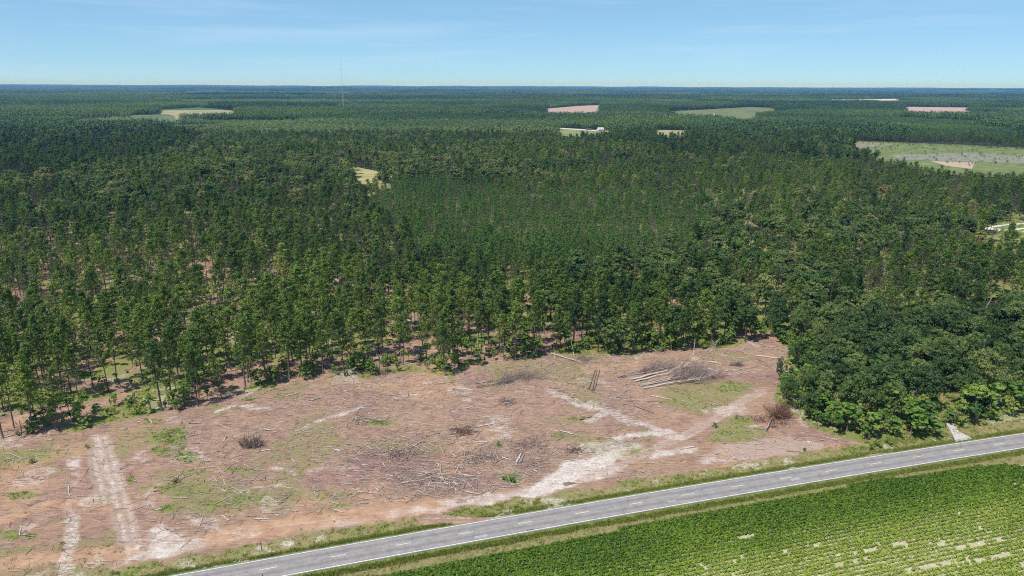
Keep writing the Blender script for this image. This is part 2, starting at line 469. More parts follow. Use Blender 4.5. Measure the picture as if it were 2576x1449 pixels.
# ------------------------------------------------------------------ ground sheets
def blob(X, Y, cx, cy, w, h, soft=0.5, s=1):
    """soft patch: centre and half sizes in the photograph"""
    c = G(cx, cy); ex = G(cx + w, cy - w * 0.0) - c; ey = G(cx, cy - h) - c
    d = np.stack([X - c[0], Y - c[1]], -1)
    mt = np.linalg.inv(np.stack([ex, ey], -1))
    q = d @ mt.T
    r = np.sqrt((q ** 2).sum(-1)) + (fbm(X * 0.12, Y * 0.12, s) - 0.5) * 1.1
    return 1 - sst(1 - soft, 1 + soft * 0.6, r)
def poly_mask(X, Y, pts, soft=2.0, s=2, warp=3.0):
    P_ = GP(pts)
    wx = X + (fbm(X * 0.15, Y * 0.15, s) - 0.5) * warp * 2; wy = Y + (fbm(X * 0.15, Y * 0.15, s + 5) - 0.5) * warp * 2
    inside = inpoly(wx, wy, [tuple(p) for p in P_])
    d = seg_dist(wx, wy, np.vstack([P_, P_[:1]]))
    return np.where(inside, 0.5 + 0.5 * np.clip(d / soft, 0, 1), 0.5 - 0.5 * np.clip(d / soft, 0, 1))
def seg_dist(X, Y, P_):
    r = np.full(np.shape(X), 1e9)
    for a, b in zip(P_[:-1], P_[1:]):
        ab = b - a
        t = np.clip(((X - a[0]) * ab[0] + (Y - a[1]) * ab[1]) / (ab @ ab + 1e-9), 0, 1)
        r = np.minimum(r, np.hypot(X - a[0] - t * ab[0], Y - a[1] - t * ab[1]))
    return r
def stroke(X, Y, pts, width, s=3, warp=0.8, soft=0.6):
    wx = X + (fbm(X * 0.3, Y * 0.3, s) - 0.5) * warp * 2; wy = Y + (fbm(X * 0.3, Y * 0.3, s + 4) - 0.5) * warp * 2
    d = seg_dist(wx, wy, GP(pts))
    return 1 - sst(width * 0.5 * (1 - soft), width * 0.5 * (1 + soft), d)

TRACK_A = [(188, 1150), (182, 1240), (185, 1300), (175, 1360), (168, 1470)]
RUTS = [[(235, 1098), (255, 1170), (280, 1230), (300, 1300), (322, 1392)], [(262, 1098), (288, 1170), (308, 1240), (328, 1310), (345, 1385)],
        [(243, 1100), (264, 1172), (290, 1232)], [(232, 1130), (240, 1180), (262, 1260)]]
HAUL = [(380, 1400), (560, 1350), (800, 1318), (1000, 1290), (1150, 1276), (1300, 1250), (1420, 1212), (1540, 1178), (1640, 1130), (1720, 1097), (1800, 1052), (1860, 1012), (1915, 985)]
def paint(X, Y):
    t, x = TOF(X, Y)
    n1 = fbm(X * 0.05, Y * 0.05, 1); n2 = fbm(X * 0.11, Y * 0.11, 8)
    Z = np.zeros_like(X)
    sand, grass, clay, dark, weeds, track = Z.copy(), Z.copy(), Z.copy(), Z.copy(), Z.copy(), Z.copy()
    mx = np.maximum
    # white sand
    sand = mx(sand, 0.68 * poly_mask(X, Y, [(1090, 1305), (1170, 1275), (1290, 1243), (1330, 1215), (1430, 1160), (1500, 1142), (1560, 1130), (1575, 1160), (1530, 1185), (1470, 1212), (1430, 1232), (1350, 1275), (1190, 1313)], 1.6))
    sand = mx(sand, 0.55 * poly_mask(X, Y, [(1430, 1110), (1560, 1095), (1640, 1120), (1560, 1165), (1450, 1150)], 3))
    sand = mx(sand, 0.58 * stroke(X, Y, [(1385, 985), (1450, 1015), (1530, 1033), (1590, 1058), (1650, 1078), (1705, 1098)], 4.2, 3, 1.6))
    sand = mx(sand, 0.62 * stroke(X, Y, [(1480, 1060), (1530, 1037)], 3.5)); sand = mx(sand, 0.62 * stroke(X, Y, [(1550, 1100), (1640, 1090), (1700, 1100)], 3))
    sand = mx(sand, 0.6 * poly_mask(X, Y, [(700, 1050), (742, 1075), (805, 1045), (770, 1082), (735, 1086)], 2.0, 4, 2))
    sand = mx(sand, 0.6 * stroke(X, Y, [(800, 1060), (880, 1035), (910, 1025)], 2.5)); sand = mx(sand, 0.65 * stroke(X, Y, [(545, 1035), (580, 1022), (640, 1020)], 2.0))
    sand = mx(sand, 0.6 * stroke(X, Y, [(1640, 1148), (1700, 1136), (1745, 1128)], 3.2)); sand = mx(sand, 0.5 * stroke(X, Y, [(1770, 1160), (1850, 1150), (1900, 1162)], 2.6))
    sand = mx(sand, 0.56 * stroke(X, Y, TRACK_A[2:], 3.0, 5, 0.9)); sand = mx(sand, 0.42 * stroke(X, Y, TRACK_A[:3], 2.6, 5, 1.2))
    sand = mx(sand, 0.58 * blob(X, Y, 185, 1170, 34, 28, 0.6, 6))
    for r_ in RUTS:
        sand = mx(sand, 0.50 * stroke(X, Y, r_, 1.1, 7, 0.35)); track = mx(track, 0.7 * stroke(X, Y, r_, 3.0, 7, 0.6))
    sand = mx(sand, 0.58 * poly_mask(X, Y, [(258, 1160), (296, 1165), (318, 1225), (290, 1245)], 1.5)); sand = mx(sand, 0.5 * poly_mask(X, Y, [(295, 1280), (330, 1290), (345, 1385), (322, 1385)], 1.2))
    sand = mx(sand, 0.62 * poly_mask(X, Y, [(360, 1335), (430, 1330), (520, 1345), (470, 1395), (400, 1420), (280, 1445), (230, 1450), (330, 1400)], 2.5))
    sand = mx(sand, 0.7 * blob(X, Y, 395, 1335, 35, 20, 0.6, 9))
    for p_ in ([(600, 1240), (700, 1218)], [(780, 1190), (850, 1180), (880, 1178)], [(440, 1120), (520, 1150)], [(420, 1155), (520, 1150)], [(1130, 1300), (1250, 1285)], [(690, 1175), (740, 1195)], [(1290, 960), (1350, 955)],
               [(1460, 955), (1530, 960)], [(1300, 985), (1330, 990)], [(353, 1135), (358, 1162)], [(480, 1300), (560, 1330), (640, 1340)], [(900, 975), (980, 960)], [(1000, 1000), (1090, 985)]):
        sand = mx(sand, 0.5 * stroke(X, Y, p_, 2.2, 11, 2.5, 0.9))
    sand = mx(sand, 0.47 * sst(0.60, 0.74, n2) * (t > 6))
    # the haul track along the road and up to the wood
    hd0 = seg_dist(X, Y, GP(HAUL)); track = mx(track, 0.75 * stroke(X, Y, HAUL[:7], 5.0, 12, 1.2)); track = mx(track, 0.62 * stroke(X, Y, HAUL[6:], 3.8, 12, 0.8)); sand = mx(sand, 0.45 * np.exp(-((hd0 - 1.1) / 0.5) ** 2)); track = mx(track, 0.66 * poly_mask(X, Y, [(1740, 1140), (1850, 1108), (1990, 1092), (2120, 1128), (2085, 1146), (1900, 1162), (1760, 1172)], 2.0))
    clay = mx(clay, 0.95 * poly_mask(X, Y, [(545, 1335), (700, 1300), (900, 1283), (1100, 1262), (1110, 1280), (900, 1310), (760, 1322), (600, 1360)], 2.0)); clay = mx(clay, 0.8 * stroke(X, Y, [(0, 1310), (120, 1270), (200, 1265)], 3.5))
    clay = mx(clay, 0.8 * poly_mask(X, Y, [(230, 1240), (330, 1300), (330, 1330), (240, 1300)], 3)); clay = mx(clay, 0.75 * stroke(X, Y, [(0, 1420), (140, 1400), (300, 1395)], 5))
    clay = mx(clay, 0.72 * stroke(X, Y, [(540, 1352), (700, 1330), (900, 1300), (1100, 1272)], 6.5, 17, 1.2)); clay = mx(clay, 0.55 * sst(0.56, 0.7, n1) * (t > 8))
    clay = mx(clay, 0.8 * stroke(X, Y, [(230, 1385), (300, 1380), (360, 1385)], 2.5))
    sand = mx(sand, 0.52 * stroke(X, Y, [(1000, 1292), (1150, 1278), (1300, 1252), (1420, 1214), (1540, 1180)], 5.5, 14, 1.5)); sand = mx(sand, 0.36 * stroke(X, Y, [(380, 1405), (500, 1368)], 4.0, 15, 1.5))
    # greens
    for (cx, cy, w, h, v) in ((435, 1100, 75, 42, 0.78), (470, 1150, 60, 18, 0.8), (400, 1135, 40, 20, 0.75), (60, 1245, 80, 15, 0.7), (40, 1345, 85, 22, 0.75), (150, 1310, 30, 10, 0.6), (500, 1190, 80, 14, 0.62), (585, 1180, 40, 12, 0.75),
                              (330, 1210, 18, 22, 0.7), (420, 1225, 60, 22, 0.62), (420, 1280, 50, 12, 0.68), (560, 1265, 90, 14, 0.6), (700, 1280, 60, 12, 0.66), (950, 1060, 40, 14, 0.75), (1410, 1095, 60, 12, 0.72), (1450, 1055, 60, 12, 0.6),
                              (1490, 1110, 45, 22, 0.55), (1600, 1135, 25, 12, 0.66), (1680, 1010, 60, 14, 0.55), (1840, 975, 70, 24, 0.62), (1750, 1000, 80, 24, 0.5), (1285, 1203, 32, 18, 1.0), (300, 1080, 40, 10, 0.55), (1000, 1020, 80, 14, 0.45),
                              (90, 1150, 110, 30, 0.5), (130, 1180, 60, 14, 0.55), (1860, 1060, 60, 26, 0.66), (1840, 1090, 60, 14, 0.6), (1250, 1120, 22, 14, 0.6), (820, 1250, 60, 12, 0.55), (860, 1270, 40, 7, 0.6), (620, 1003, 30, 8, 0.7), (700, 1000, 60, 8, 0.5), (1420, 1060, 90, 16, 0.55), (1560, 1075, 60, 14, 0.5), (1480, 1020, 60, 12, 0.5), (380, 1060, 50, 12, 0.6), (60, 1290, 60, 8, 0.55), (260, 1250, 24, 12, 0.5), (480, 1235, 50, 10, 0.66), (640, 1255, 70, 8, 0.58)):
        grass = mx(grass, v * blob(X, Y, cx, cy, w, h, 0.7, int(cx) % 13))
    # weedy and dark slash areas
    weeds = mx(weeds, 0.62 * poly_mask(X, Y, [(350, 1230), (500, 1170), (640, 1200), (900, 1240), (900, 1275), (650, 1290), (400, 1330)], 5)); weeds = mx(weeds, 0.6 * poly_mask(X, Y, [(1640, 960), (1800, 950), (1940, 950), (1900, 1000), (1780, 1060), (1660, 1030)], 5))
    weeds = mx(weeds, 0.75 * poly_mask(X, Y, [(1760, 1090), (1870, 1040), (1960, 1090), (1900, 1110), (1780, 1120)], 2.5)); weeds = mx(weeds, 0.66 * poly_mask(X, Y, [(-200, 1140), (180, 1110), (200, 1150), (0, 1200), (-200, 1220)], 4))
    weeds = mx(weeds, 0.52 * sst(0.5, 0.66, fbm(X * 0.07, Y * 0.07, 21)))
    dark = mx(dark, 0.70 * poly_mask(X, Y, [(830, 1150), (900, 1120), (1080, 1110), (1250, 1130), (1440, 1140), (1330, 1200), (1230, 1240), (1000, 1255), (850, 1240)], 6)); dark = mx(dark, 0.6 * poly_mask(X, Y, [(480, 1260), (640, 1240), (800, 1250), (640, 1290)], 4))
    dark = mx(dark, 0.5 * sst(0.52, 0.68, fbm(X * 0.09, Y * 0.09, 31)))
    # far verge of the road
    vn = fbm(X * 0.35, Y * 0.35, 41)
    g0 = EDGE + 0.2 + 1.7 + (vn - 0.5) * 1.4
    vg = (1 - sst(g0 - 0.3, g0 + 0.3, t)) * (t > 0)
    gap = blob(X, Y, 1160, 1306, 95, 12, 0.3, 3)              # sandy turn-out where the haul track meets the road
    side = (t > 0) & (t < 9.5)
    band = sst(2.6, 3.6, t) * (1 - sst(7.2, 9.8, t + (vn - 0.5) * 4))
    grass = np.where(side, np.maximum(grass * (1 - band), vg * 0.9 * (1 - gap)), grass)
    weeds = np.where(side, np.maximum(weeds, band * 0.78 * (1 - gap)), weeds)
    grass = np.where(side, np.maximum(grass, band * 0.62 * sst(0.42, 0.62, fbm(X * 0.16, Y * 0.16, 45)) * (1 - gap)), grass)
    sand = np.where(side, sand * (1 - vg) * (1 - 0.8 * band * (1 - gap)), sand)
    sand = np.where(side, np.maximum(sand, 0.52 * band * sst(0.55, 0.7, fbm(X * 0.25, Y * 0.25, 46))), sand)
    clay = np.where(side, clay * (1 - vg), clay); track = np.where(side, track * (1 - vg) * (1 - 0.85 * band * (1 - gap)), track); dark = np.where(side, dark * (1 - band), dark)
    # near verge
    nt = -t
    ng = 1 - sst(4.6, 5.4, nt + (vn - 0.5) * 1.5)
    near_side = t < 0
    grass = np.where(near_side, np.clip(0.35 + ng * 0.6, 0, 1), grass); weeds = np.where(near_side, 0.75, weeds)
    sand = np.where(near_side, 0.0, sand); clay = np.where(near_side, 0, clay); track = np.where(near_side, 0, track); dark = np.where(near_side, 0, dark)
    # under the trees
    px, py = PROJ(X, Y, 0)
    wood_ = ~inpoly(px, py, CLEAR) & ~inpoly(px, py, BARE) & (t > 0)
    fl = fbm(X * 0.06, Y * 0.06, 51)
    green_floor = 0.85 * sst(0.44, 0.58, fl)
    thin__ = inpoly(px, py, THIN) | inpoly(px, py, [(1200, 740), (1900, 760), (1960, 860), (1300, 960)])
    grass = np.where(wood_, np.where(thin__, green_floor * 0.75, 0.62), grass); weeds = np.where(wood_, np.where(thin__, 0.8 * sst(0.42, 0.56, fl), 0.8), weeds)
    # relief
    h = 0.30 * (fbm(X * 0.10, Y * 0.10, 61) - 0.5) + 0.22 * (fbm(X * 0.45, Y * 0.45, 66, 3) - 0.5)
    h += 0.22 * dark * (fbm(X * 0.8, Y * 0.8, 70, 2) - 0.35)
    hd = seg_dist(X, Y, GP(HAUL))
    h = h * (0.35 + 0.65 * sst(2, 4.5, hd)) - 0.16 * np.exp(-((hd - 1.1) / 0.45) ** 2)
    for r_ in RUTS:
        h -= 0.22 * np.exp(-(seg_dist(X, Y, GP(r_)) / 0.45) ** 2)
    h -= 0.45 * np.exp(-((t - 5.4) / 1.3) ** 2) * (1 - gap)                     # shallow ditch
    h -= 0.30 * np.exp(-((nt - 4.6) / 1.2) ** 2)
    fl_ = np.minimum(sst(EDGE - 0.2, EDGE + 0.9, np.abs(t)), 1)
    h = h * fl_ + (1 - fl_) * 0.0
    return sand, grass, clay, dark, weeds, track, h
def grid_sheet(name, xs, ts, mat, zoff=0.0):
    gx, gt = np.meshgrid(xs, ts, indexing='ij')
    X, Y = ST(gx, gt)
    sand, grass, clay, dark, weeds, track, h = paint(X, Y)
    nx, nt = len(xs), len(ts)
    idx = np.arange(nx * nt).reshape(nx, nt)
    f = np.stack([idx[:-1, :-1], idx[1:, :-1], idx[1:, 1:], idx[:-1, 1:]], -1).reshape(-1, 4)
    one = np.ones(nx * nt)
    me = mesh_np(name, np.stack([X, Y, h + zoff], -1).reshape(-1, 3), f, [mat],
                 [('masks', 'POINT', 'FLOAT_COLOR', np.stack([sand.ravel(), grass.ravel(), clay.ravel(), one], -1)),
                  ('masks2', 'POINT', 'FLOAT_COLOR', np.stack([dark.ravel(), weeds.ravel(), track.ravel(), one], -1))], True)
    return kind(mobj(name, me), 'structure')
grid_sheet('cleared_ground', np.arange(-150, 165.1, 0.42), np.arange(EDGE - 0.12, 100.5, 0.42), M_GROUND, -0.03)
grid_sheet('forest_floor', np.arange(-330, 420.1, 2.5), np.arange(100.1, 420, 2.5), M_GROUND, -0.05)
grid_sheet('verge', np.arange(-190, 230.1, 0.5), np.arange(-9.0, -EDGE + 0.13, 0.45), M_GROUND, -0.03)

# everything farther out: one sheet to the horizon
M_BASE = field_mat('distant_forest_floor', (0.028, 0.040, 0.020), (0.060, 0.066, 0.030), 0.01)
rr = np.r_[0, np.geomspace(30, 29000, 40)]
th = np.linspace(0, 2 * np.pi, 97)[:-1]
bv = np.stack([np.outer(rr, np.cos(th)), np.outer(rr, np.sin(th)), np.full((len(rr), 96), -0.75)], -1).reshape(-1, 3)
bf = [[i * 96 + j, (i + 1) * 96 + j, (i + 1) * 96 + (j + 1) % 96, i * 96 + (j + 1) % 96] for i in range(len(rr) - 1) for j in range(96)]
kind(mobj('ground', mesh_np('ground', bv, np.array(bf), [M_BASE])), 'structure')

# ------------------------------------------------------------------ road
def asphalt():
    m, n, l, out = new_mat('asphalt')
    ge = N(n, 'ShaderNodeTexCoord')
    def nz(sc, vec=None, det=6):
        x = N(n, 'ShaderNodeTexNoise'); x.inputs['Scale'].default_value = sc; x.inputs['Detail'].default_value = det; x.inputs['Roughness'].default_value = 0.7
        l.new(vec or ge.outputs['Object'], x.inputs['Vector']); return x.outputs['Fac']
    at = N(n, 'ShaderNodeAttribute', attribute_type='GEOMETRY', attribute_name='lane')   # metres across the road
    w = N(n, 'ShaderNodeMath', operation='ABSOLUTE'); l.new(at.outputs['Fac'], w.inputs[0])
    r1 = ramp(n, [(0.3, (0.225, 0.205, 0.195)), (0.7, (0.335, 0.308, 0.297))]); l.new(nz(0.5, det=9), r1.inputs['Fac'])
    wear = N(n, 'ShaderNodeMath', operation='SINE'); ws = N(n, 'ShaderNodeMath', operation='MULTIPLY'); ws.inputs[1].default_value = 3.7
    l.new(w.outputs[0], ws.inputs[0]); l.new(ws.outputs[0], wear.inputs[0])
    wr = N(n, 'ShaderNodeMapRange'); wr.inputs['From Min'].default_value = -1; wr.inputs['To Min'].default_value = 0.82; wr.inputs['To Max'].default_value = 1.07
    l.new(wear.outputs[0], wr.inputs['Value'])
    sp = ramp(n, [(0.33, (0.72, 0.72, 0.74)), (0.5, (1, 1, 1)), (0.68, (1.12, 1.1, 1.1))]); l.new(nz(7.0), sp.inputs['Fac'])
    cr_ = N(n, 'ShaderNodeTexVoronoi', feature='DISTANCE_TO_EDGE'); cr_.inputs['Scale'].default_value = 0.35; l.new(ge.outputs['Object'], cr_.inputs['Vector'])
    cq = ramp(n, [(0.0, (0.6, 0.6, 0.6)), (0.012, (1, 1, 1))]); l.new(cr_.outputs['Distance'], cq.inputs['Fac'])
    c = r1.outputs['Color']
    for k in (sp.outputs['Color'], cq.outputs['Color'], wr.outputs[0]):
        x = N(n, 'ShaderNodeMix', data_type='RGBA', blend_type='MULTIPLY'); x.inputs[0].default_value = 1
        l.new(c, x.inputs[6]); l.new(k, x.inputs[7]); c = x.outputs[2]
    p = N(n, 'ShaderNodeBsdfPrincipled'); p.inputs['Roughness'].default_value = 0.8; p.inputs['Specular IOR Level'].default_value = 0.25
    l.new(c, p.inputs['Base Color']); l.new(p.outputs[0], out.inputs['Surface'])
    return m
M_ASPH = asphalt()
M_WLINE = plain('white_road_paint', (0.72, 0.69, 0.67), 0.6, 1.5, 0.2)
M_YLINE = plain('faded_yellow_road_paint', (0.72, 0.64, 0.50), 0.6, 1.2, 0.12)
M_PATCH = plain('asphalt_patch', (0.36, 0.335, 0.33), 0.8, 2.0, 0.2)
M_STAIN = plain('asphalt_stain', (0.09, 0.085, 0.085), 0.6, 2.0, 0.3)
def strip(name, x0, x1, t0, t1, z, mat, parent=None, step=1.5, ragged=0.0, cols=1):
    xs = np.linspace(x0, x1, max(2, int(abs(x1 - x0) / step) + 1))
    ts = np.linspace(t0, t1, cols + 1)
    v, f, la = [], [], []
    for i, x in enumerate(xs):
        for j, t in enumerate(ts):
            tt = t
            if ragged and j in (0, cols):
                tt = t + np.sign(t) * ragged * (vnoise(x * 1.3, t, 5) - 0.5) * 2
            X, Y = ST(x, tt)
            v.append((X, Y, z + 0.05 * (1 - (tt / EDGE) ** 2) )); la.append(tt)
    k = cols + 1
    for i in range(len(xs) - 1):
        for j in range(cols):
            a = i * k + j
            f.append((a, a + k, a + k + 1, a + 1))
    me = mesh_np(name, np.array(v), np.array(f), [mat], [('lane', 'POINT', 'FLOAT', la)])
    return mobj(name, me, parent)
road = kind(strip('road', -190, 230, -EDGE, EDGE, 0.03, M_ASPH, None, 0.8, 0.10, 8), 'structure')
for s_ in (1, -1):
    strip('edge_line', -190, 230, s_ * HALF - 0.085, s_ * HALF + 0.085, 0.044, M_WLINE, road, 1.5)
dash_x = [G(*p)[0] for p in ((1168, 1341), (1315, 1315.5), (1465, 1291), (1605, 1268), (1735, 1246))]
d0 = float(np.mean([x - 12.0 * CA * i for i, x in enumerate(dash_x)]))
for i in range(-15, 18):
    xc = d0 + 12.0 * CA * i
    strip('centre_dash', xc - 1.5 * CA, xc + 1.5 * CA, -0.075, 0.075, 0.044, M_YLINE, road, 1.0)
for (px, py, L, W_, mt) in ((1334, 1334, 1.3, 0.45, M_STAIN), (2000, 1206, 2.2, 0.9, M_PATCH), (1210, 1350, 2.4, 0.7, M_PATCH), (1690, 1262, 1.8, 0.5, M_PATCH)):
    t_, x_ = TOF(*G(px, py))
    strip('road_patch', float(x_) - L / 2, float(x_) + L / 2, float(t_) - W_ / 2, float(t_) + W_ / 2, 0.034, mt, road, 0.4, 0.08, 2)
# gravel driveway into the wood
M_GRAVEL = plain('pale_gravel', (0.47, 0.44, 0.42), 0.9, 3.0, 0.2)
dp = GP([(2380, 1065), (2398, 1062), (2412, 1086), (2448, 1104), (2404, 1112), (2394, 1090)])
kind(mobj('driveway', mesh_np('driveway', np.c_[dp, np.full(6, 0.06)], np.array([[0, 1, 2, 5], [5, 2, 3, 4]]), [M_GRAVEL])), 'structure')

# ------------------------------------------------------------------ trees: builders
def pine(seed, h=18.0, base=0.5, R=2.7, nb=30, mat=None, tufts=(3, 5), leaf=0.42, per=17, bark=None, up=0.5):
    r = np.random.default_rng(seed)
    mb = MB()
    zz = np.linspace(0, 1, 8)
    bx, by = np.cumsum(r.normal(0, 0.10, 8)) * zz, np.cumsum(r.normal(0, 0.10, 8)) * zz
    mb.tube(np.stack([bx, by, zz * h], -1), 0.21 * (1 - zz * 0.85) * h / 18, 6, 0.45)
    cs = []
    for k in range(nb):
        u = (k + r.random()) / nb
        z = h * (base + (0.985 - base) * u)
        L = R * (0.86 + 0.55 * u) * (1 - u) ** 0.72 * r.uniform(0.62, 1.18) + 0.30
        a = k * 2.4 + r.normal(0, 0.4)
        e = rad(-8 + 55 * u + r.normal(0, 10))
        q0 = np.array([np.interp(z, zz * h, bx), np.interp(z, zz * h, by), z])
        d = np.array([math.cos(a) * math.cos(e), math.sin(a) * math.cos(e), math.sin(e)])
        p1 = q0 + d * L * 0.55; p2 = q0 + d * L + np.array([0, 0, 0.16 * L])
        mb.tube([q0, p1, p2], [0.055 * (1.2 - u), 0.035, 0.012], 3, 0.5)
        m = r.integers(*tufts)
        for f in np.linspace(0.42, 1.0, m):
            c = q0 + (p2 - q0) * f
            cs.append(c + r.normal(0, 0.20, 3) * (0.4 + L * 0.35))
    for k in range(5):                                       # dead stubs below the crown
        z = h * r.uniform(base * 0.55, base); a = r.uniform(0, 6.28)
        q0 = np.array([np.interp(z, zz * h, bx), np.interp(z, zz * h, by), z])
        mb.tube([q0, q0 + np.array([math.cos(a), math.sin(a), 0.05]) * r.uniform(0.5, 1.3)], [0.03, 0.01], 3, 0.6)
    cs.append(np.array([bx[-1], by[-1], h * 0.995]))
    cs = np.array(cs)
    n = len(cs)
    dd = unit(r.normal(size=(n * per, 3)) + np.array([0, 0, 0.55]))
    rc = np.repeat(r.uniform(0.38, 0.72, n), per) * r.uniform(0.6, 1.08, n * per)
    c = np.repeat(cs, per, 0) + dd * rc[:, None] * np.array([1, 1, 0.72])
    nrm = dd * 1.1 + r.normal(size=(n * per, 3)) * 0.45 + np.array([0, 0, up * 0.6])
    sz = r.uniform(0.7, 1.2, n * per) * leaf
    v = leaf_quads(c, nrm, sz, sz * 0.62, r)
    var = np.repeat(r.random(n), per) * 0.65 + r.random(n * per) * 0.35
    return mb.mesh('trunk', bark or M_BARK, True), quads_mesh('crown', v, mat or M_PINE, var)
def broadleaf(seed, h=15.0, R=4.0, lobes=42, mat=None, base=0.28, leaf=0.52, per=48, flat=1.0, limbs=True):
    r = np.random.default_rng(seed)
    mb = MB()
    zz = np.linspace(0, 0.8, 6)
    bx, by = np.cumsum(r.normal(0, 0.15, 6)) * zz, np.cumsum(r.normal(0, 0.15, 6)) * zz
    mb.tube(np.stack([bx, by, zz * h], -1), 0.24 * (1 - zz * 0.9) * h / 15, 6, 0.5)
    cz = h * (base + 1) / 2
    az_ = h * (1 - base) / 2
    nbough = max(4, lobes // 6)
    bd = unit(r.normal(size=(nbough, 3)) * np.array([1, 1, 0.7]) + np.array([0, 0, 0.15]))
    bc = bd * r.uniform(0.35, 0.72, (nbough, 1)) * np.array([R, R, az_ * flat]) + np.array([bx[3], by[3], cz])
    bc = np.vstack([bc, [[bx[4], by[4], h * 0.8]]])
    br = np.r_[r.uniform(0.36, 0.56, nbough) * R, 0.5 * R]
    for c in bc if limbs else []:
        z0 = max(0.2 * h, c[2] - 0.45 * np.hypot(c[0], c[1]) - 1.0); z0 = min(z0, 0.75 * h)
        q = np.array([np.interp(z0, zz * h, bx), np.interp(z0, zz * h, by), z0])
        mb.tube([q, (q + c) / 2 + np.array([0, 0, 0.25]), c], [0.10, 0.07, 0.03], 3, 0.5)
    sub = max(5, lobes * 9 // (4 * len(bc)))                       # small clumps on each bough
    cd = unit(r.normal(size=(len(bc) * sub, 3)) + np.array([0, 0, 0.45]))
    cc_ = np.repeat(bc, sub, 0) + cd * np.repeat(br, sub)[:, None] * r.uniform(0.75, 1.1, (len(cd), 1)) * np.array([1, 1, 0.8])
    cc_[:, 2] = np.clip(cc_[:, 2], 0.06 * h, None)
    pk = max(6, int(per * lobes / len(cc_)))
    n = len(cc_) * pk
    rad1 = np.repeat(r.uniform(0.13, 0.24, len(cc_)) * R, pk)
    ld = unit(r.normal(size=(n, 3)) + np.repeat(cd, pk, 0) * 0.5 + np.array([0, 0, 0.75]))
    c = np.repeat(cc_, pk, 0) + ld * (rad1 * r.uniform(0.7, 1.05, n))[:, None] * np.array([1, 1, 0.75])
    nrm = ld + r.normal(size=(n, 3)) * 0.4 + np.array([0, 0, 0.2])
    sz = r.uniform(0.65, 1.25, n) * leaf
    v = leaf_quads(c, nrm, sz, sz * 0.8, r)
    var = np.repeat(r.random(len(cc_)), pk) * 0.7 + r.random(n) * 0.3
    return mb.mesh('trunk', M_BARK, True), quads_mesh('crown', v, mat or M_LEAF, var)
def bare(seed, h=13.0, R=3.0):
    r = np.random.default_rng(seed)
    mb = MB(); tw = MB()
    zz = np.linspace(0, 1, 7)
    bx, by = np.cumsum(r.normal(0, 0.2, 7)) * zz, np.cumsum(r.normal(0, 0.2, 7)) * zz
    mb.tube(np.stack([bx, by, zz * h], -1), 0.20 * (1 - zz * 0.9), 5, 0.7)
    for k in range(22):
        z = h * r.uniform(0.3, 0.98); a = r.uniform(0, 6.28); L = R * r.uniform(0.5, 1.1) * (1.25 - z / h)
        q = np.array([np.interp(z, zz * h, bx), np.interp(z, zz * h, by), z]); d = np.array([math.cos(a), math.sin(a), r.uniform(0.2, 0.9)])
        e = q + d * L
        tw.tube([q, q + d * L * 0.5 + r.normal(0, 0.15, 3), e], [0.07, 0.045, 0.02], 3, 0.7)
        for j in range(7):
            s0 = q + (e - q) * r.uniform(0.3, 1); d2 = unit(d + r.normal(0, 0.7, 3))
            tw.tube([s0, s0 + d2 * r.uniform(0.5, 1.3)], [0.028, 0.012], 3, r.random())
    return mb.mesh('trunk', M_GREY, True), tw.mesh('crown', M_GREY)
PINES = [pine(100 + i, h=random.uniform(16.5, 19.5), base=random.uniform(0.40, 0.54), R=random.uniform(2.7, 3.5), nb=random.randint(32, 44)) for i in range(9)]
YOUNGS = [pine(200 + i, h=random.uniform(13.5, 15.5), base=0.35, R=2.1, nb=26, mat=M_YOUNG, tufts=(2, 3), leaf=0.42, per=14) for i in range(4)]
DENSE = [broadleaf(350 + i, h=random.uniform(11.5, 15.0), R=random.uniform(3.8, 5.2), lobes=62, base=0.06, per=62, leaf=0.42) for i in range(7)]
OAKS = [broadleaf(300 + i, h=random.uniform(12.5, 16.5), R=random.uniform(3.2, 4.8)) for i in range(9)]
SHRUBS = [broadleaf(400 + i, h=2.6, R=1.15, lobes=12, mat=M_SHRUB, base=0.05, leaf=0.30, per=32) for i in range(5)]
SAPLINGS = [broadleaf(450 + i, h=5.5, R=1.3, lobes=20, mat=M_SHRUB, base=0.12, leaf=0.36, per=30) for i in range(4)]
BARES = [bare(500 + i) for i in range(3)]

class Kind:
    """first placement links the built meshes as the thing's parts, later ones copy the thing and each part"""
    def __init__(s, name, variants, parts=('trunk', 'crown')):
        s.name, s.variants, s.parts, s.first = name, variants, parts, {}
    def place(s, i, loc, rz, scl, tint, label, cat, group=None, lean=(0, 0)):
        i %= len(s.variants)
        if i not in s.first:
            root = empty(s.name)
            kids = [mobj(p, me, root) for p, me in zip(s.parts, s.variants[i])]
            s.first[i] = (root, kids)
        else:
            r0, k0 = s.first[i]
            root = r0.copy(); col.objects.link(root)
            kids = []
            for c in k0:
                d = c.copy(); col.objects.link(d); d.parent = root; kids.append(d)
        root.location = loc; root.rotation_euler = (lean[0], lean[1], rz); root.scale = scl
        for c in kids:
            c['tint'] = float(tint)
        if 'group' in root:
            del root['group']
        tag(root, label, cat, group)
        return root
K_DENSE = Kind('broadleaf_tree', DENSE)
K_PINE, K_YOUNG, K_OAK, K_SHRUB, K_SAP, K_BARE = Kind('pine_tree', PINES), Kind('young_pine', YOUNGS), Kind('broadleaf_tree', OAKS), Kind('shrub', SHRUBS, ('stem', 'foliage')), Kind('sapling', SAPLINGS, ('stem', 'foliage')), Kind('bare_tree', BARES)

